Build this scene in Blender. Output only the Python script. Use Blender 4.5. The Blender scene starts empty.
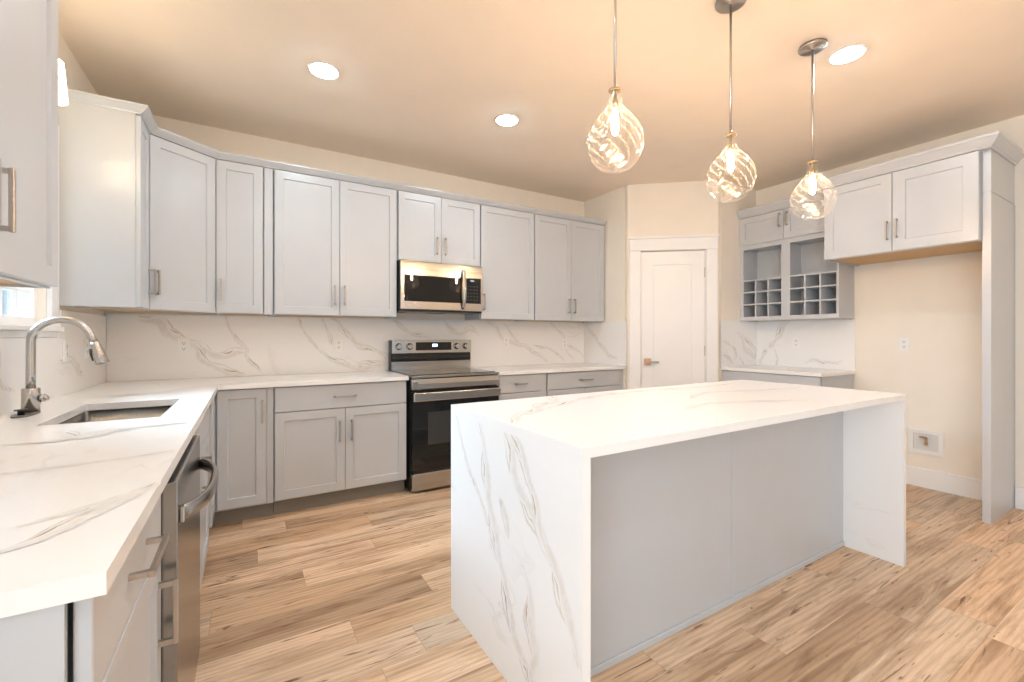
import bpy, bmesh, math, random
from mathutils import Vector, Matrix

random.seed(7)
sc = bpy.context.scene
COL = sc.collection
PI = math.pi

# ------------------------------------------------------------------ camera
cam_d = bpy.data.cameras.new('camera')
cam = bpy.data.objects.new('camera', cam_d)
COL.objects.link(cam)
cam_d.sensor_width = 36.0
cam_d.lens = 441.4 / 1024 * 36.0
cam_d.shift_y = -(341.0 - 336.3) / 1024
cam_d.clip_start = 0.02
cam.location = (0, 0, 1.2213)
cam.rotation_euler = (PI / 2, 0, -math.radians(30.937))
sc.camera = cam

# ------------------------------------------------------------------ world, exposure
world = bpy.data.worlds.new('sky')
sc.world = world
world.use_nodes = True
wn = world.node_tree.nodes
wl = world.node_tree.links
bg = wn['Background']
tc = wn.new('ShaderNodeTexCoord')
sep = wn.new('ShaderNodeSeparateXYZ')
wl.new(tc.outputs['Generated'], sep.inputs[0])
rmp = wn.new('ShaderNodeValToRGB')
rmp.color_ramp.elements[0].position = 0.45
rmp.color_ramp.elements[0].color = (0.10, 0.125, 0.15, 1)
rmp.color_ramp.elements[1].position = 0.62
rmp.color_ramp.elements[1].color = (0.10, 0.16, 0.22, 1)
mr = wn.new('ShaderNodeMapRange')
mr.inputs['From Min'].default_value = -1
mr.inputs['From Max'].default_value = 1
wl.new(sep.outputs['Z'], mr.inputs['Value'])
wl.new(mr.outputs['Result'], rmp.inputs['Fac'])
wl.new(rmp.outputs['Color'], bg.inputs['Color'])
bg.inputs['Strength'].default_value = 1.0

sc.view_settings.view_transform = 'Standard'
sc.view_settings.look = 'None'
sc.view_settings.gamma = 1.0
sc.view_settings.use_curve_mapping = False
sc.view_settings.exposure = 2.22
sc.cycles.max_bounces = 10
sc.cycles.diffuse_bounces = 6
sc.cycles.glossy_bounces = 5
sc.cycles.transparent_max_bounces = 16
sc.cycles.sample_clamp_indirect = 6.0
sc.cycles.caustics_reflective = False
sc.cycles.caustics_refractive = False


def area_light(name, loc, rot, sx, sy, power, color):
    d = bpy.data.lights.new(name, 'AREA')
    d.shape = 'RECTANGLE'
    d.size, d.size_y = sx, sy
    d.energy = power
    d.color = color
    o = bpy.data.objects.new(name, d)
    o.location = loc
    o.rotation_euler = rot
    COL.objects.link(o)
    return o


# daylight through the glazing of the room: rear patio windows and the window over the sink
DAY = (0.90, 0.95, 1.0)
area_light('daylight_left_patio', (-1.06, -1.25, 1.2), (0, -PI / 2, 0), 1.95, 2.3, 23, (0.84, 0.93, 1.0))
area_light('daylight_rear_window', (2.2, -3.5, 1.3), (PI / 2, 0, 0), 2.3, 1.9, 1.2, DAY)
sky_l = area_light('skylight_sink_window', (-2.5, 3.0, 2.9), (0, 0, 0), 1.5, 1.5, 85, (0.62, 0.82, 1.0))
sky_l.rotation_euler = (Vector((0.6, 1.5, 0.6)) - Vector(sky_l.location)).to_track_quat('-Z', 'Y').to_euler()

DOWN_POWER = 34.0       # recessed lamps (emission strength of the lens)
BULB_POWER = 140.0      # pendant bulbs

# ------------------------------------------------------------------ geometry constants (metres)
XW = -0.83             # left wall
YW = 3.9755            # back wall
XR = 4.696             # right wall
XRET = 3.3654          # pantry return beside the back run
PA = (XRET, 3.2958)    # diagonal pantry wall, left corner
PB = (4.0421, 2.725)   # diagonal pantry wall, right corner
YD = 2.725             # pantry return beside the coffee bar
ZC = 2.784             # ceiling
YREAR = -3.3
CT = 0.914             # worktop height
SL = 0.03              # slab thickness
ZUB, ZUT = 1.38, 2.436  # wall cabinet bottom and top


# ------------------------------------------------------------------ material helpers
def new_mat(name):
    m = bpy.data.materials.new(name)
    m.use_nodes = True
    nt = m.node_tree
    b = nt.nodes['Principled BSDF']
    return m, nt, nt.nodes, nt.links, b


def nd(ns, kind, **kw):
    n = ns.new(kind)
    for k, v in kw.items():
        setattr(n, k, v)
    return n


def ramp(ns, stops):
    r = ns.new('ShaderNodeValToRGB')
    e = r.color_ramp.elements
    while len(e) < len(stops):
        e.new(0.5)
    for i, (p, c) in enumerate(stops):
        e[i].position = p
        e[i].color = (*c, 1)
    return r


def paint(name, col, rough=0.4, var=0.02, bump=0.0, scale=6.0, spec=0.5):
    m, nt, ns, ls, b = new_mat(name)
    t = ns.new('ShaderNodeTexCoord')
    n = nd(ns, 'ShaderNodeTexNoise')
    n.inputs['Scale'].default_value = scale
    n.inputs['Detail'].default_value = 4
    ls.new(t.outputs['Object'], n.inputs['Vector'])
    r = ramp(ns, [(0.3, [c * (1 - var) for c in col]), (0.7, [min(1, c * (1 + var)) for c in col])])
    ls.new(n.outputs['Fac'], r.inputs['Fac'])
    ls.new(r.outputs['Color'], b.inputs['Base Color'])
    b.inputs['Roughness'].default_value = rough
    b.inputs['Specular IOR Level'].default_value = spec
    if bump:
        n2 = nd(ns, 'ShaderNodeTexNoise')
        n2.inputs['Scale'].default_value = 220
        n2.inputs['Detail'].default_value = 3
        ls.new(t.outputs['Object'], n2.inputs['Vector'])
        bp = ns.new('ShaderNodeBump')
        bp.inputs['Strength'].default_value = bump
        bp.inputs['Distance'].default_value = 0.002
        ls.new(n2.outputs['Fac'], bp.inputs['Height'])
        ls.new(bp.outputs['Normal'], b.inputs['Normal'])
    return m


def metal(name, col, rough, stretch=(1, 1, 1), var=0.08):
    m, nt, ns, ls, b = new_mat(name)
    t = ns.new('ShaderNodeTexCoord')
    mp = ns.new('ShaderNodeMapping')
    mp.inputs['Scale'].default_value = stretch
    n = nd(ns, 'ShaderNodeTexNoise')
    n.inputs['Scale'].default_value = 40
    n.inputs['Detail'].default_value = 5
    ls.new(t.outputs['Object'], mp.inputs['Vector'])
    ls.new(mp.outputs['Vector'], n.inputs['Vector'])
    r = ramp(ns, [(0.3, [c * (1 - var) for c in col]), (0.7, [min(1, c * (1 + var)) for c in col])])
    ls.new(n.outputs['Fac'], r.inputs['Fac'])
    ls.new(r.outputs['Color'], b.inputs['Base Color'])
    b.inputs['Metallic'].default_value = 1
    b.inputs['Roughness'].default_value = rough
    return m


def emit(name, col, strength):
    m, nt, ns, ls, b = new_mat(name)
    b.inputs['Base Color'].default_value = (*col, 1)
    b.inputs['Emission Color'].default_value = (*col, 1)
    b.inputs['Emission Strength'].default_value = strength
    return m


def quartz():
    """White quartz; the float attribute 'vein' carries the drawn veins, noise adds faint ones."""
    m, nt, ns, ls, b = new_mat('white_quartz')
    t = ns.new('ShaderNodeTexCoord')
    at = nd(ns, 'ShaderNodeAttribute', attribute_name='vein')
    n = nd(ns, 'ShaderNodeTexNoise')
    n.inputs['Scale'].default_value = 38
    n.inputs['Detail'].default_value = 6
    n.inputs['Roughness'].default_value = 0.65
    ls.new(t.outputs['Object'], n.inputs['Vector'])
    brk = ramp(ns, [(0.34, (0.38,) * 3), (0.58, (1, 1, 1))])
    ls.new(n.outputs['Fac'], brk.inputs['Fac'])
    mul = nd(ns, 'ShaderNodeMath', operation='MULTIPLY', use_clamp=True)
    ls.new(at.outputs['Fac'], mul.inputs[0])
    ls.new(brk.outputs['Color'], mul.inputs[1])
    # faint hairline veins
    mp = ns.new('ShaderNodeMapping')
    mp.inputs['Rotation'].default_value = (0.5, 0.4, 0.7)
    mp.inputs['Scale'].default_value = (1.0, 0.42, 1.0)
    ls.new(t.outputs['Object'], mp.inputs['Vector'])
    n2 = nd(ns, 'ShaderNodeTexNoise')
    n2.inputs['Scale'].default_value = 1.7
    n2.inputs['Detail'].default_value = 5
    n2.inputs['Roughness'].default_value = 0.55
    n2.inputs['Distortion'].default_value = 0.6
    ls.new(mp.outputs['Vector'], n2.inputs['Vector'])
    hair = ramp(ns, [(0.488, (0, 0, 0)), (0.5, (1, 1, 1)), (0.512, (0, 0, 0))])
    ls.new(n2.outputs['Fac'], hair.inputs['Fac'])
    n3 = nd(ns, 'ShaderNodeTexNoise')
    n3.inputs['Scale'].default_value = 2.3
    ls.new(t.outputs['Object'], n3.inputs['Vector'])
    msk = ramp(ns, [(0.5, (0, 0, 0)), (0.70, (0.16,) * 3)])
    ls.new(n3.outputs['Fac'], msk.inputs['Fac'])
    hm = nd(ns, 'ShaderNodeMath', operation='MULTIPLY', use_clamp=True)
    ls.new(hair.outputs['Color'], hm.inputs[0])
    ls.new(msk.outputs['Color'], hm.inputs[1])
    mx = nd(ns, 'ShaderNodeMath', operation='MAXIMUM')
    ls.new(mul.outputs[0], mx.inputs[0])
    ls.new(hm.outputs[0], mx.inputs[1])
    vc = ramp(ns, [(0.35, (0.47, 0.345, 0.17)), (0.65, (0.33, 0.28, 0.21))])
    n4 = nd(ns, 'ShaderNodeTexNoise')
    n4.inputs['Scale'].default_value = 5
    ls.new(t.outputs['Object'], n4.inputs['Vector'])
    ls.new(n4.outputs['Fac'], vc.inputs['Fac'])
    mix = nd(ns, 'ShaderNodeMix', data_type='RGBA')
    ls.new(mx.outputs[0], mix.inputs['Factor'])
    mix.inputs['A'].default_value = (0.86, 0.86, 0.86, 1)
    ls.new(vc.outputs['Color'], mix.inputs['B'])
    ls.new(mix.outputs['Result'], b.inputs['Base Color'])
    b.inputs['Roughness'].default_value = 0.22
    return m


def planks():
    m, nt, ns, ls, b = new_mat('oak_plank_floor')
    t = ns.new('ShaderNodeTexCoord')
    br = ns.new('ShaderNodeTexBrick')
    br.offset = 0.0
    br.inputs['Color1'].default_value = (0, 0, 0, 1)
    br.inputs['Color2'].default_value = (1, 1, 1, 1)
    br.inputs['Mortar'].default_value = (0.5, 0.5, 0.5, 1)
    br.inputs['Scale'].default_value = 1
    br.inputs['Mortar Size'].default_value = 0.0007
    br.inputs['Mortar Smooth'].default_value = 0.1
    br.inputs['Brick Width'].default_value = 1.22
    br.inputs['Row Height'].default_value = 0.182
    sx = ns.new('ShaderNodeSeparateXYZ')
    ls.new(t.outputs['Object'], sx.inputs[0])
    rw = nd(ns, 'ShaderNodeMath', operation='DIVIDE')
    rw.inputs[1].default_value = 0.182
    ls.new(sx.outputs['Y'], rw.inputs[0])
    fl = nd(ns, 'ShaderNodeMath', operation='FLOOR')
    ls.new(rw.outputs[0], fl.inputs[0])
    wh = nd(ns, 'ShaderNodeTexWhiteNoise', noise_dimensions='1D')
    ls.new(fl.outputs[0], wh.inputs['W'])
    sh_x = nd(ns, 'ShaderNodeMath', operation='MULTIPLY_ADD')
    ls.new(wh.outputs['Value'], sh_x.inputs[0])
    sh_x.inputs[1].default_value = 1.22
    ls.new(sx.outputs['X'], sh_x.inputs[2])
    cx = ns.new('ShaderNodeCombineXYZ')
    ls.new(sh_x.outputs[0], cx.inputs[0])
    ls.new(sx.outputs['Y'], cx.inputs[1])
    ls.new(cx.outputs[0], br.inputs['Vector'])
    # every plank shifts the grain by its own random value
    sh = nd(ns, 'ShaderNodeVectorMath', operation='SCALE')
    comb = ns.new('ShaderNodeCombineXYZ')
    comb.inputs[0].default_value = 31.0
    comb.inputs[1].default_value = 17.0
    comb.inputs[2].default_value = 9.0
    ls.new(comb.outputs[0], sh.inputs[0])
    ls.new(br.outputs['Color'], sh.inputs['Scale'])
    ad = nd(ns, 'ShaderNodeVectorMath', operation='ADD')
    ls.new(t.outputs['Object'], ad.inputs[0])
    ls.new(sh.outputs[0], ad.inputs[1])

    def grain(scale, sc_, det, rough, dist):
        mp = ns.new('ShaderNodeMapping')
        mp.inputs['Scale'].default_value = scale
        ls.new(ad.outputs[0], mp.inputs['Vector'])
        n = ns.new('ShaderNodeTexNoise')
        n.inputs['Scale'].default_value = sc_
        n.inputs['Detail'].default_value = det
        n.inputs['Roughness'].default_value = rough
        n.inputs['Distortion'].default_value = dist
        ls.new(mp.outputs['Vector'], n.inputs['Vector'])
        return n
    g1 = grain((0.8, 7.5, 1), 2.0, 8, 0.62, 0.8)       # broad figure
    g2 = grain((2.6, 42, 1), 2.2, 7, 0.65, 0.4)         # fine fibres
    g3 = grain((1.7, 16, 1), 1.9, 4, 0.55, 1.6)        # dark knots and streaks
    mpw = ns.new('ShaderNodeMapping')
    mpw.inputs['Scale'].default_value = (0.75, 9, 1)
    ls.new(ad.outputs[0], mpw.inputs['Vector'])
    wv = nd(ns, 'ShaderNodeTexWave', wave_type='RINGS', rings_direction='Z')
    wv.inputs['Scale'].default_value = 1.5
    wv.inputs['Distortion'].default_value = 5.0
    wv.inputs['Detail'].default_value = 3
    wv.inputs['Detail Scale'].default_value = 1.4
    ls.new(mpw.outputs['Vector'], wv.inputs['Vector'])

    base = ramp(ns, [(0.0, (0.42, 0.28, 0.175)), (0.22, (0.72, 0.49, 0.31)), (0.45, (0.80, 0.59, 0.41)), (0.62, (0.58, 0.46, 0.34)), (0.8, (0.76, 0.53, 0.345)), (1.0, (0.50, 0.345, 0.225))])
    ls.new(br.outputs['Color'], base.inputs['Fac'])

    def mult(colsock, src, lo, hi, fac, p0=0.3, p1=0.7):
        r = ramp(ns, [(p0, lo), (p1, hi)])
        ls.new(src, r.inputs['Fac'])
        mx = nd(ns, 'ShaderNodeMix', data_type='RGBA', blend_type='MULTIPLY')
        mx.inputs['Factor'].default_value = fac
        ls.new(colsock, mx.inputs['A'])
        ls.new(r.outputs['Color'], mx.inputs['B'])
        return mx.outputs['Result']
    c = mult(base.outputs['Color'], g1.outputs['Fac'], (0.66, 0.57, 0.49), (1.08, 1.08, 1.08), 1.0, 0.34, 0.54)
    c = mult(c, g2.outputs['Fac'], (0.80, 0.76, 0.71), (1.05, 1.05, 1.05), 0.55, 0.35, 0.62)
    c = mult(c, wv.outputs['Fac'], (0.80, 0.77, 0.74), (1.05, 1.05, 1.05), 0.55, 0.1, 0.6)
    c = mult(c, g3.outputs['Fac'], (0.30, 0.20, 0.15), (1, 1, 1), 0.9, 0.31, 0.38)
    inv = nd(ns, 'ShaderNodeMix', data_type='RGBA', blend_type='MIX')
    ls.new(br.outputs['Fac'], inv.inputs['Factor'])
    ls.new(c, inv.inputs['A'])
    inv.inputs['B'].default_value = (0.30, 0.20, 0.13, 1)
    ls.new(inv.outputs['Result'], b.inputs['Base Color'])
    b.inputs['Roughness'].default_value = 0.42
    bp = ns.new('ShaderNodeBump')
    bp.inputs['Strength'].default_value = 0.12
    bp.inputs['Distance'].default_value = 0.003
    ls.new(g2.outputs['Fac'], bp.inputs['Height'])
    ls.new(bp.outputs['Normal'], b.inputs['Normal'])
    return m


def thin_glass(name, gloss_tint, blend, rib_glint=0.0, body=(1, 1, 1)):
    """A thin clear sheet: transparent, with a mirror layer growing towards grazing view."""
    m = bpy.data.materials.new(name)
    m.use_nodes = True
    nt = m.node_tree
    ns, ls = nt.nodes, nt.links
    ns.clear()
    out = ns.new('ShaderNodeOutputMaterial')
    tr = ns.new('ShaderNodeBsdfTransparent')
    tr.inputs['Color'].default_value = (*body, 1)
    gl = ns.new('ShaderNodeBsdfGlossy')
    gl.inputs['Color'].default_value = (*gloss_tint, 1)
    gl.inputs['Roughness'].default_value = 0.03
    lw = ns.new('ShaderNodeLayerWeight')
    lw.inputs['Blend'].default_value = blend
    mx = ns.new('ShaderNodeMixShader')
    ls.new(lw.outputs['Facing'], mx.inputs['Fac'])
    ls.new(tr.outputs[0], mx.inputs[1])
    ls.new(gl.outputs[0], mx.inputs[2])
    last = mx
    if rib_glint:  # painted glints: pale streaks that imitate reflections on clear ribs
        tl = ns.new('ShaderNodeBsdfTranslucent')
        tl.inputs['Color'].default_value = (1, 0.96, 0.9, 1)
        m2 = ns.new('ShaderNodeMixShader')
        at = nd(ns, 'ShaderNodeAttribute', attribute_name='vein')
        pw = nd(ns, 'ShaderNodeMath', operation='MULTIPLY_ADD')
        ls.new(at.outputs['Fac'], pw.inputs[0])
        pw.inputs[1].default_value = rib_glint
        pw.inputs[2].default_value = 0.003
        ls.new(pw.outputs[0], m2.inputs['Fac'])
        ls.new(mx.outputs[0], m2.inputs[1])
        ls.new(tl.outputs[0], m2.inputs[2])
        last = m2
    ls.new(last.outputs[0], out.inputs['Surface'])
    return m


CAB = (0.535, 0.560, 0.590)
M_CAB = paint('grey_cabinet_paint', CAB, 0.29, 0.012)
M_KICK = paint('shaded_toe_kick_grey', (0.24, 0.225, 0.20), 0.5, 0.02)  # cabinet grey made darker, the recess shade is put into its colour
M_WALL = paint('cream_wall_paint', (0.85, 0.80, 0.72), 0.75, 0.012, 0.1)
M_CEIL = paint('cream_ceiling_paint', (0.83, 0.74, 0.635), 0.8, 0.012, 0.25)  # cream tinted warmer, warmth of the bulb light is put into the colour
M_TRIM = paint('white_trim_paint', (0.86, 0.865, 0.87), 0.35, 0.008)
M_PLASTIC = paint('white_plastic', (0.85, 0.85, 0.84), 0.3, 0.006)
M_SLOT = paint('dark_slot', (0.05, 0.05, 0.05), 0.5, 0.02)
M_BIRCH = paint('raw_birch_underside', (0.62, 0.40, 0.18), 0.5, 0.08, 0, 3.0)
M_QUARTZ = quartz()
M_FLOOR = planks()
M_STEEL = metal('brushed_stainless', (0.50, 0.48, 0.455), 0.20, (0.4, 12, 12), 0.06)
M_SINK = metal('sink_stainless', (0.34, 0.32, 0.29), 0.38, (6, 1, 1), 0.08)
M_NICKEL = metal('brushed_nickel', (0.50, 0.46, 0.42), 0.30, (1, 1, 8), 0.06)
M_DWSTEEL = metal('dark_stainless', (0.34, 0.33, 0.32), 0.26, (12, 0.4, 12), 0.05)
M_DWEDGE = paint('dishwasher_dark_edge', (0.16, 0.145, 0.13), 0.4, 0.03)
M_FAUCET = metal('faucet_nickel', (0.55, 0.52, 0.49), 0.26, (1, 1, 6), 0.05)
M_BLACK = paint('black_plastic', (0.018, 0.018, 0.018), 0.35, 0.05)
M_BLKGLASS = paint('black_glass', (0.008, 0.009, 0.010), 0.015, 0.05, spec=0.45)
M_COOKTOP = paint('cooktop_glass', (0.03, 0.03, 0.03), 0.06, 0.05, spec=1.0)
M_WINDOWGLASS_OVEN = paint('oven_window', (0.035, 0.034, 0.033), 0.06, 0.05, spec=0.8)
M_COPPER = metal('copper_rose', (0.72, 0.40, 0.22), 0.3, (1, 1, 1), 0.06)
M_BRASS = metal('brass_valve', (0.60, 0.42, 0.20), 0.3, (1, 1, 1), 0.08)
M_BUTTON = paint('button_grey', (0.10, 0.10, 0.10), 0.4, 0.02)
M_BLUE_DISP = emit('clock_display', (0.35, 0.55, 1.0), 2.5)
M_WHITE_DISP = emit('panel_display', (0.6, 0.75, 1.0), 1.2)
M_LENS = emit('lamp_lens', (0.80, 0.915, 1.0), DOWN_POWER)
M_BULB = emit('filament_bulb', (1.0, 0.65, 0.37), BULB_POWER)
M_SHADE_ON = emit('lit_frosted_shade', (1.0, 0.82, 0.56), 6.0)
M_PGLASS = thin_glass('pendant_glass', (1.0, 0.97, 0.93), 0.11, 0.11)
M_PANE = thin_glass('window_glass', (1, 1, 1), 0.12)
M_CHASE = paint('bulb_socket_brass', (0.30, 0.21, 0.11), 0.4, 0.05)


# ------------------------------------------------------------------ mesh helpers
class MB:
    """Collects shapes and links them as ONE mesh object."""

    def __init__(self):
        self.bm = bmesh.new()
        self.vein = self.bm.verts.layers.float.new('vein')
        self.smooth = False

    def face(self, pts, mi=0):
        f = self.bm.faces.new([self.bm.verts.new(p) for p in pts])
        f.material_index = mi
        return f

    def box(self, x0, x1, y0, y1, z0, z1, bev=0.0, mi=0, seg=1):
        r = bmesh.ops.create_cube(self.bm, size=1)
        vs = r['verts']
        for v in vs:
            v.co = Vector(((x0 + x1) / 2 + v.co.x * (x1 - x0), (y0 + y1) / 2 + v.co.y * (y1 - y0), (z0 + z1) / 2 + v.co.z * (z1 - z0)))
        fs = list({f for v in vs for f in v.link_faces})
        for f in fs:
            f.material_index = mi
        if bev:
            es = list({e for v in vs for e in v.link_edges})
            g = bmesh.ops.bevel(self.bm, geom=es, offset=bev, segments=seg, affect='EDGES', profile=0.5)
            for f in g['faces']:
                f.material_index = mi
        return self

    def cells(self, us, vs, fill, d0, d1, M, mi=0):
        """Solid slab made of grid cells; M maps (u, v, d) to a point."""
        V = {}

        def vert(i, j, k):
            if (i, j, k) not in V:
                V[(i, j, k)] = self.bm.verts.new(M(us[i], vs[j], (d0, d1)[k]))
            return V[(i, j, k)]
        F = [[bool(fill((us[i] + us[i + 1]) / 2, (vs[j] + vs[j + 1]) / 2)) for j in range(len(vs) - 1)] for i in range(len(us) - 1)]

        def on(i, j):
            return 0 <= i < len(us) - 1 and 0 <= j < len(vs) - 1 and F[i][j]
        for i in range(len(us) - 1):
            for j in range(len(vs) - 1):
                if not F[i][j]:
                    continue
                quads = [[(i, j, 0), (i, j + 1, 0), (i + 1, j + 1, 0), (i + 1, j, 0)], [(i, j, 1), (i + 1, j, 1), (i + 1, j + 1, 1), (i, j + 1, 1)]]
                if not on(i - 1, j):
                    quads.append([(i, j, 0), (i, j, 1), (i, j + 1, 1), (i, j + 1, 0)])
                if not on(i + 1, j):
                    quads.append([(i + 1, j, 0), (i + 1, j + 1, 0), (i + 1, j + 1, 1), (i + 1, j, 1)])
                if not on(i, j - 1):
                    quads.append([(i, j, 0), (i + 1, j, 0), (i + 1, j, 1), (i, j, 1)])
                if not on(i, j + 1):
                    quads.append([(i, j + 1, 0), (i, j + 1, 1), (i + 1, j + 1, 1), (i + 1, j + 1, 0)])
                for q in quads:
                    f = self.bm.faces.new([vert(*k) for k in q])
                    f.material_index = mi
        return self

    def prism(self, pts, z0, z1, mi=0):
        a = [self.bm.verts.new((x, y, z0)) for x, y in pts]
        b = [self.bm.verts.new((x, y, z1)) for x, y in pts]
        n = len(pts)
        fs = [self.bm.faces.new(a[::-1]), self.bm.faces.new(b)]
        for i in range(n):
            fs.append(self.bm.faces.new([a[i], a[(i + 1) % n], b[(i + 1) % n], b[i]]))
        for f in fs:
            f.material_index = mi
        return self

    def lathe(self, prof, seg=32, c=(0, 0, 0), axis='Z', mi=0, cap=True, fn=None, smooth=True):
        """prof: list of (radius, height) along the axis."""
        rows = []
        for r, h in prof:
            row = []
            for k in range(seg):
                a = 2 * PI * k / seg
                rr = fn(r, h, a) if fn else r
                p = (rr * math.cos(a), rr * math.sin(a), h)
                if axis == 'Y':
                    p = (p[0], p[2], p[1])
                elif axis == 'X':
                    p = (p[2], p[0], p[1])
                row.append(self.bm.verts.new((c[0] + p[0], c[1] + p[1], c[2] + p[2])))
            rows.append(row)
        for i in range(len(rows) - 1):
            for k in range(seg):
                f = self.bm.faces.new([rows[i][k], rows[i][(k + 1) % seg], rows[i + 1][(k + 1) % seg], rows[i + 1][k]])
                f.material_index = mi
                f.smooth = smooth
        if cap:
            for row in (rows[0], rows[-1]):
                f = self.bm.faces.new(row)
                f.material_index = mi
        return self

    def tube(self, pts, rad, seg=12, mi=0, squash=None):
        """Round (or squashed) tube along a point list, capped."""
        pts = [Vector(p) for p in pts]
        rads = rad if isinstance(rad, (list, tuple)) else [rad] * len(pts)
        t0 = (pts[1] - pts[0]).normalized()
        ref = Vector((0, 0, 1)) if abs(t0.z) < 0.9 else Vector((1, 0, 0))
        n = (ref - t0 * ref.dot(t0)).normalized()
        rows = []
        for i, p in enumerate(pts):
            t = (pts[min(i + 1, len(pts) - 1)] - pts[max(i - 1, 0)]).normalized()
            n = (n - t * n.dot(t)).normalized()
            bb = t.cross(n)
            sa, sb = squash or (1, 1)
            rows.append([self.bm.verts.new(p + n * math.cos(2 * PI * k / seg) * rads[i] * sa + bb * math.sin(2 * PI * k / seg) * rads[i] * sb) for k in range(seg)])
        for i in range(len(rows) - 1):
            for k in range(seg):
                f = self.bm.faces.new([rows[i][k], rows[i][(k + 1) % seg], rows[i + 1][(k + 1) % seg], rows[i + 1][k]])
                f.smooth = True
                f.material_index = mi
        for row in (rows[0], rows[-1]):
            f = self.bm.faces.new(row)
            f.material_index = mi
        return self

    def sweep(self, path, prof):
        """Mitred sweep of a closed (out, z) profile along an open XY path; 'out' is to the right of travel."""
        P = [Vector(p) for p in path]
        dirs = [(P[i + 1] - P[i]).normalized() for i in range(len(P) - 1)]
        nrm = [Vector((d.y, -d.x)) for d in dirs]
        rows = []
        for i, p in enumerate(P):
            if i == 0:
                mv = nrm[0]
            elif i == len(P) - 1:
                mv = nrm[-1]
            else:
                mv = (nrm[i - 1] + nrm[i]) / (1 + nrm[i - 1].dot(nrm[i]))
            rows.append([self.bm.verts.new((p.x + mv.x * o, p.y + mv.y * o, z)) for o, z in prof])
        n = len(prof)
        for i in range(len(rows) - 1):
            for k in range(n):
                self.bm.faces.new([rows[i][k], rows[i][(k + 1) % n], rows[i + 1][(k + 1) % n], rows[i + 1][k]])
        self.bm.faces.new(rows[0])
        self.bm.faces.new(rows[-1][::-1])
        return self

    def veins(self, lines, M, clip, wid=0.006, lift=0.0004, amp=0.006):
        """Soft-edged vein ribbons on a face; M maps (u, v, d) to a point."""
        rnd = random.Random(int(sum(abs(a) + abs(b) for l in lines for a, b in (l['p'] if isinstance(l, dict) else l)) * 1000))
        for li, l in enumerate(lines):
            w0 = wid
            lf = lift + 0.00022 * li
            if isinstance(l, dict):
                w0, l = l['w'], l['p']
            P = [Vector(p) for p in l]
            pts = []
            for i in range(len(P) - 1):                     # Catmull-Rom
                a, b, c, d = P[max(i - 1, 0)], P[i], P[i + 1], P[min(i + 2, len(P) - 1)]
                ns = max(3, int((c - b).length / 0.012))
                for s in range(ns):
                    t = s / ns
                    pts.append(0.5 * ((2 * b) + (c - a) * t + (2 * a - 5 * b + 4 * c - d) * t * t + (3 * b - a - 3 * c + d) * t ** 3))
            pts.append(P[-1])
            n = len(pts)
            j, w, js, ws = 0.0, 1.0, [], []
            for i in range(n):
                j = 0.75 * j + rnd.uniform(-1, 1) * amp * 0.5
                w = 0.8 * w + 0.2 * rnd.uniform(0.2, 2.2)
                js.append(j)
                ws.append(w)
            for strand, (off, ww, vv) in enumerate(((0, 1.0, 1.0), (1.5, 0.4, 0.5), (-1.1, 1.6, 0.28))):
              prev = None
              sj, phase = 0.0, rnd.uniform(0, 6)
              for i in range(n):
                t = (pts[min(i + 1, n - 1)] - pts[max(i - 1, 0)])
                t = t.normalized() if t.length else Vector((1, 0))
                nn = Vector((-t.y, t.x))
                sj = 0.85 * sj + rnd.uniform(-1, 1) * amp * 0.3
                c = pts[i] + nn * (js[i] + off * w0 * (1 + 0.6 * math.sin(phase + i * 0.35)) + (sj if strand else 0))
                taper = min(1, 0.25 + 4.0 * min(i, n - 1 - i) / n)
                h = w0 * ws[i] * taper * ww
                row = []
                for s, val in ((-1, 0.0), (-0.35, 0.95), (0.25, 0.95), (1.0, 0.0)):
                    q = c + nn * h * s
                    q = Vector((min(max(q.x, clip[0] + 0.001), clip[1] - 0.001), min(max(q.y, clip[2] + 0.001), clip[3] - 0.001)))
                    v = self.bm.verts.new(M(q.x, q.y, lf + strand * 0.00007))
                    v[self.vein] = val * vv * min(1, 0.3 + 0.7 * ws[i]) * min(1, taper + 0.2)
                    row.append(v)
                if prev:
                    for k in range(3):
                        self.bm.faces.new([prev[k], prev[k + 1], row[k + 1], row[k]])
                prev = row
        return self

    def build(self, name, mat, parent=None, recalc=True):
        me = bpy.data.meshes.new(name)
        if recalc:
            bmesh.ops.recalc_face_normals(self.bm, faces=self.bm.faces)
        self.bm.to_mesh(me)
        self.bm.free()
        for m in (mat if isinstance(mat, (list, tuple)) else [mat]):
            me.materials.append(m)
        o = bpy.data.objects.new(name, me)
        COL.objects.link(o)
        if parent:
            o.parent = parent
        return o


def tag(o, label, cat, group=None, kind='thing'):
    o['label'] = label
    o['category'] = cat
    o['kind'] = kind
    if group:
        o['group'] = group
    return o


def thing(name, label, cat, loc=(0, 0, 0), rz=0, group=None):
    o = bpy.data.objects.new(name, None)
    o.empty_display_size = 0.1
    o.location = loc
    o.rotation_euler = (0, 0, rz)
    COL.objects.link(o)
    return tag(o, label, cat, group)


def structure(o, label=None):
    o['kind'] = 'structure'
    if label:
        o['label'] = label
    return o


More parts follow.
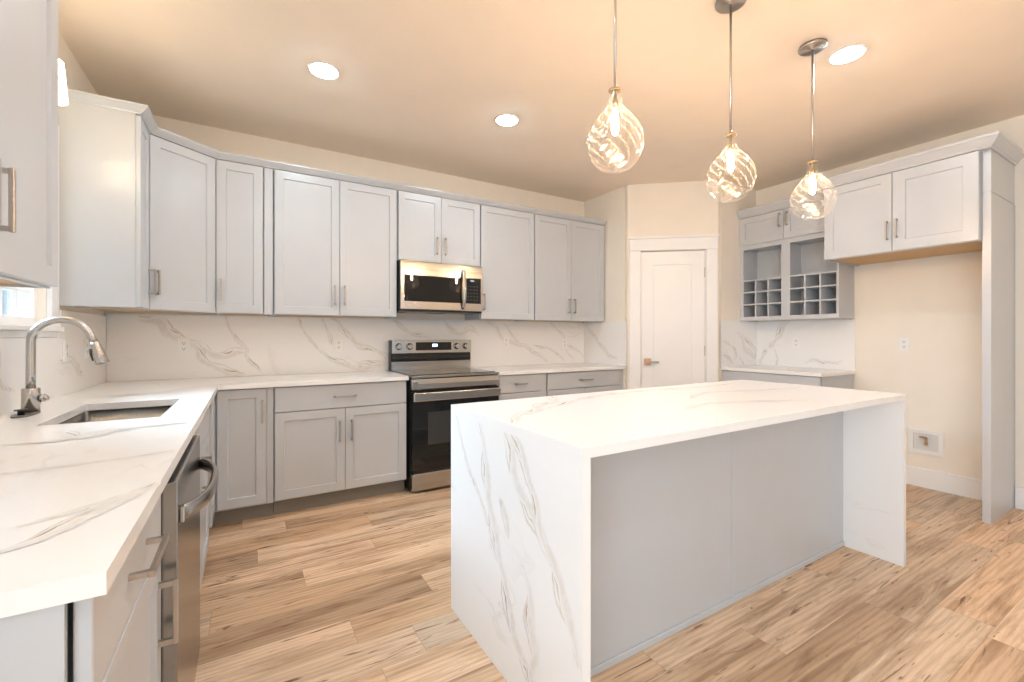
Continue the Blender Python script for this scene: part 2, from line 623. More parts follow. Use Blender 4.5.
# ------------------------------------------------------------------ the room shell
def room():
    T = 0.12
    # floor and ceiling
    structure(MB().box(XW - T, XR + T, YREAR - T, YW + T, -0.08, 0).build('floor', M_FLOOR), 'oak look plank floor')
    structure(MB().box(XW - T, XR + T, YREAR - T, YW + T, ZC, ZC + 0.1).build('ceiling', M_CEIL), 'cream flat ceiling')
    # left wall with the opening of the window over the sink
    wy0, wy1, wz0, wz1 = 2.09, 2.972, 1.268, 2.18
    structure(MB().cells([YREAR - T, -2.45, -0.05, wy0, wy1, YW + T], [0, 0.2, wz0, wz1, 2.25, ZC], lambda u, v: not ((wy0 < u < wy1 and wz0 < v < wz1) or (-2.45 < u < -0.05 and 0.2 < v < 2.25)), XW, XW - T, lambda u, v, d: (d, u, v)).build('wall_left', M_WALL))
    structure(MB().box(XW + 0.0005, XRET, YW, YW + T, 0, ZC).build('wall_back', M_WALL))
    structure(MB().box(XR, XR + T, YREAR, YD, 0, ZC).build('wall_right', M_WALL))
    # corner pantry: return, diagonal with doorway, return
    structure(MB().box(XRET, XRET + 0.09, PA[1] + 0.035, YW + T, 0, ZC).build('wall_pantry_left', M_WALL))
    structure(MB().box(PB[0] + 0.05, XR + T, YD, YD + 0.09, 0, ZC).build('wall_pantry_right', M_WALL))
    # rear wall (behind the camera) with a window; a patio window in the left wall behind the camera
    structure(MB().cells([XW - T, 1.05, 3.35, XR + T], [0, 0.35, 2.25, ZC], lambda u, v: not (0.35 < v < 2.25 and 1.05 < u < 3.35), YREAR, YREAR - T, lambda u, v, d: (u, d, v)).build('wall_rear', M_WALL))
    for k, (a, b, z0, z1, M) in enumerate([(-2.45, -0.05, 0.2, 2.25, lambda u, v, d: (XW - d, u, v)), (1.05, 3.35, 0.35, 2.25, lambda u, v, d: (u, YREAR - d, v))]):
        c = (a + b) / 2
        w = structure(MB().cells([a + 0.001, a + 0.05, c - 0.03, c + 0.03, b - 0.05, b - 0.001], [z0 + 0.001, z0 + 0.05, z1 - 0.05, z1 - 0.001], lambda u, v: not (z0 + 0.05 < v < z1 - 0.05 and (a + 0.05 < u < c - 0.03 or c + 0.03 < u < b - 0.05)), 0.03, 0.09, M).build('window_%d' % (k + 2), M_TRIM), 'white framed patio window behind the viewer')
        MB().cells([a + 0.051, b - 0.051], [z0 + 0.051, z1 - 0.051], lambda u, v: True, 0.060, 0.064, M).build('pane', M_PANE, w)
    # diagonal wall, in its own frame: x along the wall, y into the pantry
    ang = math.atan2(PB[1] - PA[1], PB[0] - PA[0])
    L = math.hypot(PB[0] - PA[0], PB[1] - PA[1])
    d0, d1, dh = 0.130, 0.767, 2.095
    w = structure(MB().cells([0, d0, d1, L], [0, dh, ZC], lambda u, v: not (d0 < u < d1 and v < dh), 0, 0.09, lambda u, v, d: (u, d, v)).build('wall_diagonal', M_WALL))
    w.location = (PA[0], PA[1], 0)
    w.rotation_euler = (0, 0, ang)
    # casing
    c = MB()
    c.box(0.022, 0.128, -0.018, -0.0005, 0, 2.097, 0.002)
    c.box(0.769, 0.872, -0.018, -0.0005, 0, 2.097, 0.002)
    c.box(0.018, 0.876, -0.020, -0.0005, 2.0975, 2.215, 0.002)
    c.box(0.006, 0.8845, -0.032, -0.0005, 2.2155, 2.236, 0.003)
    # jamb liners inside the opening
    c.box(d0 + 0.0005, d0 + 0.006, -0.0004, 0.085, 0, dh - 0.001)
    c.box(d1 - 0.006, d1 - 0.0005, -0.0004, 0.085, 0, dh - 0.001)
    o = structure(c.build('trim_1', M_TRIM), 'white casing with flat head around the pantry door')
    o.location = (PA[0], PA[1], 0)
    o.rotation_euler = (0, 0, ang)
    # pantry door
    m = MB()
    shaker(m, d0 + 0.008, d1 - 0.008, 0.008, dh - 0.007, front=0.018, t=0.036, stile=0.125, rail_t=0.135, rail_b=0.2, rec=0.007)
    d = structure(m.build('door_1', M_TRIM), 'white one panel pantry door in the angled wall')
    d.location = (PA[0], PA[1], 0)
    d.rotation_euler = (0, 0, ang)
    h = MB()
    h.box(0.168, 0.236, 0.006, 0.0175, 0.925, 0.993, 0.002)
    h.build('handle_rose', M_COPPER, d)
    h = MB()
    h.lathe([(0.011, 0.006), (0.011, -0.045)], 16, (0.202, 0, 0.958), 'Y')
    h.box(0.195, 0.305, -0.052, -0.038, 0.949, 0.967, 0.004)
    h.build('lever_handle', M_NICKEL, d)
    for z in (0.28, 1.075, 1.865):
        h = MB()
        h.lathe([(0.007, z - 0.05), (0.007, z + 0.05)], 10, (0.763, 0.010, 0))
        h.box(0.7555, 0.765, 0.0125, 0.0172, z - 0.048, z + 0.048)
        h.build('hinge', M_NICKEL, d)
    # baseboards
    bb = MB()
    bb.box(XR - 0.016, XR - 0.0005, 0.903, 1.80, 0, 0.15, 0.002)
    bb.box(XR - 0.016, XR - 0.0005, YREAR + 0.02, 0.853, 0, 0.15, 0.002)
    structure(bb.build('baseboard_right', M_TRIM), 'white baseboard along the right wall')
    bb = MB()
    bb.box(XW + 0.0005, XW + 0.016, YREAR + 0.02, 0.77, 0, 0.15, 0.002)
    structure(bb.build('baseboard_left', M_TRIM), 'white baseboard along the left wall')
    # window over the sink
    f = MB()
    Mx = lambda u, v, d: (d, u, v)
    f.cells([wy0, wy0 + 0.04, wy1 - 0.04, wy1], [wz0, wz0 + 0.04, wz1 - 0.04, wz1], lambda u, v: not (wy0 + 0.04 < u < wy1 - 0.04 and wz0 + 0.04 < v < wz1 - 0.04), XW - 0.03, XW - 0.09, Mx)
    # muntin grid and meeting rail
    for k in range(1, 6):
        y = wy0 + 0.04 + (wy1 - wy0 - 0.08) * k / 6
        f.box(XW - 0.056, XW - 0.046, y - 0.006, y + 0.006, wz0 + 0.0405, wz1 - 0.0405)
    for k in range(1, 7):
        z = wz0 + 0.04 + (wz1 - wz0 - 0.08) * k / 7
        f.box(XW - 0.057, XW - 0.045, wy0 + 0.0405, wy1 - 0.0405, z - 0.006, z + 0.006)
    w = structure(f.build('window_1', M_TRIM), 'white framed window with a fine grid over the sink')
    MB().box(XW - 0.064, XW - 0.060, wy0 + 0.041, wy1 - 0.041, wz0 + 0.041, wz1 - 0.041).build('pane', M_PANE, w)
    c = MB()
    c.box(XW + 0.0005, XW + 0.02, wy0 - 0.098, wy0 - 0.001, 1.269, wz1 + 0.1, 0.002)
    c.box(XW + 0.0005, XW + 0.02, wy1 + 0.001, wy1 + 0.098, 1.269, wz1 + 0.1, 0.002)
    c.box(XW + 0.0005, XW + 0.021, wy0 - 0.0, wy1 + 0.0, wz1 + 0.001, wz1 + 0.1, 0.002)
    c.build('casing', M_TRIM, w)
    c = MB()
    c.box(XW + 0.0005, XW + 0.036, wy0 - 0.11, wy1 + 0.11, 1.246, 1.268, 0.003)
    c.box(XW + 0.0005, XW + 0.016, wy0 - 0.098, wy1 + 0.098, 1.216, 1.2455, 0.002)
    c.build('window_sill', M_TRIM, w)


# ------------------------------------------------------------------ cabinet pieces
# A cabinet is built in its own frame: x to the right along its face, y into the wall, z up; doors stand at y = -0.02 .. 0
def shaker(mb, x0, x1, z0, z1, front=-0.02, t=0.02, stile=0.057, rail_t=None, rail_b=None, rec=0.010, ch=0.0015):
    rt = stile if rail_t is None else rail_t
    rb = stile if rail_b is None else rail_b
    b = front + t

    def ring(ix, izb, izt, y):
        return [mb.bm.verts.new(p) for p in ((x0 + ix, y, z0 + izb), (x1 - ix, y, z0 + izb), (x1 - ix, y, z1 - izt), (x0 + ix, y, z1 - izt))]
    R = [ring(0, 0, 0, b), ring(0, 0, 0, front + ch), ring(ch, ch, ch, front), ring(stile, rb, rt, front), ring(stile + 0.003, rb + 0.003, rt + 0.003, front + rec)]
    for i in range(len(R) - 1):
        for k in range(4):
            mb.bm.faces.new([R[i][k], R[i][(k + 1) % 4], R[i + 1][(k + 1) % 4], R[i + 1][k]])
    mb.bm.faces.new(R[-1])
    mb.bm.faces.new(R[0][::-1])


def pull(parent, x, z, length=0.15, vert=True, front=-0.02, off=0.032, name='handle'):
    """Square bar pull on two posts, one mesh."""
    m = MB()
    w = 0.006
    y = front - off
    e = length / 2
    if vert:
        m.box(x - w, x + w, y - 0.005, y + 0.005, z - e, z + e, 0.0015)
        for s in (-1, 1):
            zc = z + s * (e - 0.008)
            m.box(x - 0.005, x + 0.005, y + 0.0048, front - 0.0002, zc - 0.006, zc + 0.006)
    else:
        m.box(x - e, x + e, y - 0.005, y + 0.005, z - w, z + w, 0.0015)
        for s in (-1, 1):
            xc = x + s * (e - 0.008)
            m.box(xc - 0.006, xc + 0.006, y + 0.0048, front - 0.0002, z - 0.005, z + 0.005)
    return m.build(name, M_NICKEL, parent)


def door(root, x0, x1, z0, z1, hx=None, hz=None, name='door', stile=0.057, hl=0.15):
    m = MB()
    shaker(m, x0, x1, z0, z1, stile=stile)
    d = m.build(name, M_CAB, root)
    if hx is not None:
        pull(d, hx, hz, hl)
    return d


def drawer(root, x0, x1, z0, z1, handle=True, hl=0.15, name='drawer', hx=None):
    m = MB().box(x0, x1, -0.02, 0, z0, z1, 0.0018)
    d = m.build(name, M_CAB, root)
    if handle:
        pull(d, (x0 + x1) / 2 if hx is None else hx, (z0 + z1) / 2, hl, False)
    return d


def wall_cab_body(root, w, depth, z0, z1, under=M_BIRCH):
    """Box with a recessed raw underside."""
    m = MB()
    m.cells([0, w], [z0 + 0.014, z1], lambda u, v: True, 0.012, depth, lambda u, v, d: (u, d, v))
    m.box(0, 0.018, 0.0003, depth, z0, z0 + 0.0139)
    m.box(w - 0.018, w, 0.0003, depth, z0, z0 + 0.0139)
    m.box(0.0181, w - 0.0181, 0.0003, 0.018, z0, z0 + 0.0139)
    m.build('carcass', M_CAB, root)
    MB().box(0.0185, w - 0.0185, 0.0185, depth, z0 + 0.009, z0 + 0.0135).build('underside', under, root)


def base_cab_body(root, w, depth, kick=True, top=0.8835):
    m = MB()
    m.box(0, w, 0.012, depth, 0.105, top)
    m.build('carcass', M_CAB, root)
    if kick:
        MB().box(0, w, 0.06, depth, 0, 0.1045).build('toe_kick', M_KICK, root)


G_UP = 'grey shaker wall cabinets'
G_LOW = 'grey shaker base cabinets'


def uppers():
    Y = 3.645
    dep = 3.972 - Y

    def cab(x0, x1, z0, label, loc_y=Y):
        t = thing('wall_cabinet', label, 'cabinet', (x0, loc_y, 0), 0, G_UP)
        wall_cab_body(t, x1 - x0, dep, z0, ZUT)
        return t
    g = 0.0035
    # twelve inch door beside the corner, with a filler strip
    t = cab(-0.186, 0.1605, ZUB, 'tall narrow grey wall cabinet with one door, right of the angled corner cabinet')
    door(t, 0.003, 0.281, ZUB + 0.004, ZUT - 0.005, 0.030, ZUB + 0.158)
    MB().box(0.289, 0.344, -0.008, 0, ZUB + 0.002, ZUT - 0.002, 0.001).build('filler_strip', M_CAB, t)
    # double door
    t = cab(0.163, 1.066, ZUB, 'tall two door grey wall cabinet left of the microwave')
    w = 0.903
    door(t, 0.006, w / 2 - g / 2, ZUB + 0.004, ZUT - 0.005, w / 2 - 0.036, ZUB + 0.160)
    door(t, w / 2 + g / 2, w - 0.006, ZUB + 0.004, ZUT - 0.005, w / 2 + 0.036, ZUB + 0.160)
    # above the microwave
    t = cab(1.0685, 1.836, 1.857, 'short two door grey wall cabinet directly above the microwave')
    w = 0.7675
    door(t, 0.008, w / 2 - g / 2, 1.861, ZUT - 0.005, w / 2 - 0.038, 2.005)
    door(t, w / 2 + g / 2, w - 0.006, 1.861, ZUT - 0.005, w / 2 + 0.038, 2.005)
    # single wide door
    t = cab(1.8385, 2.433, ZUB, 'tall single wide door grey wall cabinet right of the microwave')
    door(t, 0.004, 0.589, ZUB + 0.004, ZUT - 0.005, 0.030, ZUB + 0.158)
    # last double
    t = cab(2.4355, 3.352, ZUB, 'tall two door grey wall cabinet at the right end of the back wall')
    w = 0.9165
    door(t, 0.006, w / 2 - g / 2, ZUB + 0.004, ZUT - 0.005, w / 2 - 0.034, ZUB + 0.155)
    door(t, w / 2 + g / 2, w - 0.006, ZUB + 0.004, ZUT - 0.005, w / 2 + 0.034, ZUB + 0.155)
    # angled corner cabinet: diagonal from the left run to the back run
    a = Vector((-0.522, 3.389))
    b = Vector((-0.1885, 3.6445))
    t = thing('corner_wall_cabinet', 'angled grey corner wall cabinet joining the left wall and back wall cabinets', 'cabinet', (a.x, a.y, 0), math.atan2(b.y - a.y, b.x - a.x), G_UP)
    inv = Matrix.Rotation(-t.rotation_euler.z, 2)
    pts = [a, b, Vector((-0.1885, 3.972)), Vector((XW + 0.003, 3.972)), Vector((XW + 0.003, 3.389))]
    loc = [tuple(inv @ (p - a)) for p in pts]
    m = MB().prism([(x, y) for x, y in loc], ZUB + 0.014, ZUT)
    m.box(0.0, (b - a).length, 0.0005, 0.018, ZUB, ZUB + 0.0139)
    m.build('carcass', M_CAB, t)
    L = (b - a).length
    door(t, 0.012, L - 0.012, ZUB + 0.004, ZUT - 0.005, 0.045, ZUB + 0.165)
    inner = [a.lerp(b, 0.06) + Vector((-0.02, 0.03)), a.lerp(b, 0.94) + Vector((-0.02, 0.03)), Vector((-0.21, 3.95)), Vector((XW + 0.02, 3.95)), Vector((XW + 0.02, 3.41))]
    MB().prism([tuple(inv @ (p - a)) for p in inner], ZUB + 0.009, ZUB + 0.0135).build('underside', M_BIRCH, t)
    # single cabinet on the left wall, its end panel faces the sink
    y0, y1 = 3.125, 3.3875
    t = thing('wall_cabinet', 'narrow grey wall cabinet with a broad plain end panel, above the faucet arch', 'cabinet', (-0.522, y0, 0), PI / 2, G_UP)
    wall_cab_body(t, y1 - y0, -0.522 - XW - 0.003, ZUB, ZUT)
    MB().box(-0.006, -0.0005, 0.001, -0.522 - XW - 0.003, ZUB - 0.002, ZUT).build('end_panel', M_CAB, t)
    door(t, -0.002, y1 - y0 - 0.012, ZUB + 0.004, ZUT - 0.005, y1 - y0 - 0.045, ZUB + 0.165)
    # foreground double cabinet on the left wall
    y0, y1 = 0.99, 1.90
    t = thing('wall_cabinet', 'grey wall cabinet hung above the near left end of the worktop', 'cabinet', (-0.522, y0, 0), PI / 2, G_UP)
    w = y1 - y0
    wall_cab_body(t, w, -0.522 - XW - 0.003, ZUB - 0.012, ZUT)
    door(t, 0.004, w / 2 - g / 2, ZUB - 0.006, ZUT - 0.005, w / 2 - 0.036, ZUB + 0.158)
    door(t, w / 2 + g / 2, w - 0.003, ZUB - 0.006, ZUT - 0.005, w / 2 + 0.036, ZUB + 0.158)
    # crown moulding: one mitred run
    prof = [(-0.016, 2.4365), (0.004, 2.4365), (0.006, 2.442), (0.012, 2.444), (0.036, 2.466), (0.040, 2.468), (0.040, 2.478), (-0.016, 2.478)]
    o = MB().sweep([(XW + 0.002, 3.1175), (-0.5035, 3.1175), (-0.5035, 3.380), (-0.180, 3.6265), (3.353, 3.6265)], prof).build('cabinet_crown', M_CAB)
    tag(o, 'long grey crown moulding mitred round the tops of the left and back wall cabinets', 'crown moulding')


def bases():
    Y = 3.368
    dep = 3.962 - Y

    def cab(x0, x1, label):
        t = thing('base_cabinet', label, 'cabinet', (x0, Y, 0), 0, G_LOW)
        base_cab_body(t, x1 - x0, dep)
        return t
    g = 0.0035
    t = cab(0.153, 1.062, 'grey base cabinet with one wide drawer over two doors, left of the range')
    w = 0.909
    drawer(t, 0.004, w - 0.008, 0.710, 0.876, hl=0.15)
    door(t, 0.004, w / 2 - 0.003 - g / 2, 0.118, 0.704, w / 2 - 0.042, 0.545)
    door(t, w / 2 - 0.003 + g / 2, w - 0.008, 0.118, 0.704, w / 2 + 0.040, 0.545)
    t = cab(1.873, 2.3885, 'narrow grey drawer base cabinet immediately right of the range')
    drawer(t, 0.006, 0.438, 0.722, 0.876, hl=0.12)
    door(t, 0.006, 0.438, 0.118, 0.716, 0.045, 0.56)
    MB().box(0.446, 0.513, -0.006, 0, 0.107, 0.88).build('filler_strip', M_CAB, t)
    t = cab(2.391, 3.362, 'wide grey drawer base cabinet between the range cabinet and the pantry wall')
    drawer(t, 0.006, 0.908, 0.722, 0.876, hl=0.16)
    door(t, 0.006, 0.455, 0.118, 0.716, 0.415, 0.56)
    door(t, 0.459, 0.908, 0.118, 0.716, 0.499, 0.56)
    MB().box(0.914, 0.969, -0.006, 0, 0.107, 0.88).build('filler_strip', M_CAB, t)

    # L-shaped corner cabinet with one door on each leg
    XF = -0.196
    t = thing('corner_base_cabinet', 'L shaped grey corner base cabinet with one tall drawerless door', 'cabinet', (0, 0, 0), 0, G_LOW)
    pts = [(XF, 3.07), (XF, Y), (0.150, Y), (0.150, 3.962), (XW + 0.013, 3.962), (XW + 0.013, 3.07)]
    MB().prism(pts, 0.105, 0.8835).build('carcass', M_CAB, t)
    k = 0.06
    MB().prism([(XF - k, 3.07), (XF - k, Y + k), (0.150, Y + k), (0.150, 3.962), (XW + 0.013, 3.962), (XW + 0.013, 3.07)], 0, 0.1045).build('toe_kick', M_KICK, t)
    m = MB()
    shaker(m, -0.1655, 0.1065, 0.118, 0.876)
    d = m.build('door', M_CAB, t)
    d.location = (0, Y, 0)
    pull(d, 0.087, 0.727, 0.15, True)
    m = MB()
    shaker(m, 0.006, 0.274, 0.118, 0.876)
    d = m.build('door', M_CAB, t)
    d.location = (XF, 3.07, 0)
    d.rotation_euler = (0, 0, PI / 2)
    MB().box(0.113, 0.1495, Y - 0.008, Y, 0.107, 0.881).build('filler_strip', M_CAB, t)

    # left run
    depl = XF - XW - 0.014
    y0, y1 = 0.787, 1.332
    t = thing('base_cabinet', 'grey base cabinet with one drawer over one door, nearest the viewer', 'cabinet', (XF, y0, 0), PI / 2, G_LOW)
    w = y1 - y0
    base_cab_body(t, w, depl)
    drawer(t, 0.003, w - 0.004, 0.733, 0.876, hl=0.17, hx=0.285)
    door(t, 0.003, w - 0.004, 0.112, 0.727, w - 0.042, 0.58)
    MB().box(-0.012, -0.0005, 0.004, depl, 0.0, 0.882).build('end_panel', M_CAB, t)
    y0, y1 = 1.945, 3.068
    t = thing('base_cabinet', 'grey sink base cabinet with two doors beyond the dishwasher', 'cabinet', (XF, y0, 0), PI / 2, G_LOW)
    w = y1 - y0
    # open-topped box so that the basin hangs free inside it
    m = MB()
    m.box(0, w, 0.0002, 0.018, 0.105, 0.8835)
    m.box(0, 0.018, 0.0185, depl, 0.105, 0.8835)
    m.box(w - 0.018, w, 0.0185, depl, 0.105, 0.8835)
    m.box(0.0185, w - 0.0185, 0.0185, depl, 0.105, 0.123)
    m.build('carcass', M_CAB, t)
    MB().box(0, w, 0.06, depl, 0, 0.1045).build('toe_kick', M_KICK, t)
    drawer(t, 0.004, 0.914, 0.733, 0.876, handle=False, name='false_drawer_front')
    door(t, 0.004, 0.457, 0.112, 0.727, 0.420, 0.60)
    door(t, 0.461, 0.914, 0.112, 0.727, 0.498, 0.60)
    MB().box(0.921, w - 0.002, -0.008, 0, 0.107, 0.88).build('filler_strip', M_CAB, t)


V_BACK = [
    {'w': 0.015, 'p': [(-0.652, 1.362), (-0.587, 1.35), (-0.52, 1.323), (-0.486, 1.266), (-0.429, 1.238), (-0.394, 1.209), (-0.323, 1.157)]},
    {'w': 0.013, 'p': [(-0.299, 1.157), (-0.239, 1.105), (-0.164, 1.088), (-0.081, 1.102), (-0.01, 1.1)]},
    {'w': 0.013, 'p': [(-0.33, 1.15), (-0.299, 1.12), (-0.251, 1.031), (-0.189, 0.984), (-0.101, 0.95), (-0.016, 0.932)]},
    {'w': 0.006, 'p': [(-0.139, 1.378), (-0.107, 1.269), (-0.049, 1.178), (0.004, 1.116), (-0.003, 1.07), (0.097, 0.942)]},
    {'w': 0.006, 'p': [(0.352, 1.378), (0.403, 1.256), (0.501, 1.124), (0.594, 1.047)]},
    {'w': 0.010, 'p': [(0.501, 1.124), (0.594, 1.047), (0.714, 0.985), (0.821, 0.955), (0.94, 0.96), (1.053, 0.992), (1.062, 1.054), (0.992, 1.082), (0.888, 1.119), (0.788, 1.163), (0.714, 1.258), (0.658, 1.342), (0.594, 1.375)]},
    {'w': 0.011, 'p': [(0.80, 0.962), (0.88, 1.0), (1.02, 0.97), (1.06, 1.03)]},
    {'w': 0.006, 'p': [(0.532, 1.373), (0.579, 1.249), (0.61, 1.148)]},
    {'w': 0.009, 'p': [(1.134, 1.368), (1.235, 1.279), (1.329, 1.242), (1.475, 1.215)]},
    {'w': 0.010, 'p': [(1.606, 1.378), (1.70, 1.282), (1.80, 1.253), (1.90, 1.30), (2.0, 1.22)]},
    {'w': 0.009, 'p': [(2.085, 1.378), (2.208, 1.286), (2.291, 1.183), (2.474, 1.14), (2.665, 1.051), (2.837, 0.94)]},
    {'w': 0.008, 'p': [(2.261, 1.378), (2.388, 1.224), (2.474, 1.129)]},
    {'w': 0.006, 'p': [(2.626, 1.127), (2.837, 1.092), (2.974, 1.023), (3.072, 0.931)]},
    {'w': 0.007, 'p': [(2.865, 1.376), (3.03, 1.236), (3.115, 1.123), (3.29, 1.04), (3.35, 0.981)]},
    {'w': 0.005, 'p': [(3.05, 1.20), (3.10, 1.05), (3.20, 0.97)]},
]
V_RET = [{'w': 0.008, 'p': [(3.93, 1.35), (3.864, 1.293), (3.697, 1.125), (3.509, 0.967)]}, {'w': 0.005, 'p': [(3.75, 1.16), (3.62, 1.10), (3.55, 1.02), (3.42, 0.98)]}]
V_COF = [{'w': 0.013, 'p': [(2.38, 1.378), (2.451, 1.32), (2.469, 1.257), (2.521, 1.175), (2.593, 1.101)]}, {'w': 0.010, 'p': [(2.60, 1.09), (2.63, 1.054), (2.668, 0.978), (2.686, 0.92)]},
         {'w': 0.005, 'p': [(2.53, 1.102), (2.495, 0.985), (2.513, 0.918)]}, {'w': 0.007, 'p': [(2.227, 0.946), (2.188, 0.99), (2.134, 0.993), (2.074, 0.971), (1.957, 0.977), (1.915, 1.003)]}]
V_CRET = [{'w': 0.012, 'p': [(4.332, 1.276), (4.425, 1.203), (4.503, 1.073), (4.665, 1.013), (4.648, 1.089), (4.519, 1.165), (4.425, 1.23)]},
          {'w': 0.007, 'p': [(4.109, 1.168), (4.272, 1.113), (4.317, 1.04), (4.302, 0.968)]}, {'w': 0.009, 'p': [(4.095, 1.036), (4.197, 0.998), (4.272, 0.933)]}, {'w': 0.006, 'p': [(4.363, 1.03), (4.456, 0.926)]}]
V_SIDE = [{'w': 0.006, 'p': [(1.79, 0.88), (1.718, 0.747), (1.607, 0.623), (1.546, 0.569), (1.47, 0.49)]},
          {'w': 0.012, 'p': [(1.566, 0.907), (1.527, 0.806), (1.508, 0.687), (1.47, 0.559), (1.417, 0.426), (1.366, 0.333), (1.319, 0.213), (1.258, 0.154), (1.202, 0.114), (1.12, 0.03)]},
          {'w': 0.012, 'p': [(1.366, 0.912), (1.334, 0.846), (1.303, 0.742), (1.216, 0.661), (1.125, 0.592), (1.065, 0.519), (1.031, 0.441), (0.989, 0.385), (0.96, 0.30)]},
          {'w': 0.009, 'p': [(1.319, 0.912), (1.244, 0.819), (1.176, 0.703), (1.15, 0.625), (1.077, 0.528)]},
          {'w': 0.007, 'p': [(1.4, 0.633), (1.35, 0.567), (1.334, 0.509)]},
          {'w': 0.010, 'p': [(1.244, 0.461), (1.202, 0.382), (1.216, 0.3), (1.176, 0.205), (1.202, 0.114), (1.14, 0.04)]}]
V_TOP = [{'w': 0.012, 'p': [(0.80, 1.339), (0.891, 1.449), (0.984, 1.499), (1.122, 1.629), (1.253, 1.693), (1.335, 1.835)]},
         {'w': 0.010, 'p': [(1.078, 1.528), (1.487, 1.713), (1.891, 1.757), (2.352, 1.708), (2.751, 1.736)]},
         {'w': 0.009, 'p': [(1.86, 1.407), (2.126, 1.514), (2.373, 1.468), (2.816, 1.37)]}, {'w': 0.008, 'p': [(1.55, 1.20), (1.737, 1.264), (1.9, 1.25), (2.3, 1.1)]}]
V_LEFT = [{'w': 0.005, 'p': [(-0.62, 1.42), (-0.474, 1.432), (-0.378, 1.436), (-0.274, 1.453), (-0.168, 1.491)]},
          {'w': 0.007, 'p': [(-0.32, 1.02), (-0.251, 1.07), (-0.205, 1.10), (-0.165, 1.18)]},
          {'w': 0.006, 'p': [(-0.25, 1.05), (-0.226, 1.085), (-0.196, 1.13), (-0.172, 1.159)]},
          {'w': 0.006, 'p': [(-0.35, 0.90), (-0.287, 0.93), (-0.269, 0.977), (-0.229, 1.037), (-0.18, 1.11)]},
          {'w': 0.009, 'p': [(-0.527, 1.98), (-0.425, 1.825), (-0.379, 1.879), (-0.33, 1.87)]},
          {'w': 0.007, 'p': [(-0.60, 1.80), (-0.476, 1.81), (-0.387, 1.919), (-0.177, 1.951)]},
          {'w': 0.006, 'p': [(-0.70, 3.0), (-0.4, 3.05), (-0.3, 3.25), (0.1, 3.5), (0.4, 3.52)]},
          {'w': 0.005, 'p': [(0.3, 3.7), (0.6, 3.62), (0.95, 3.75)]}]


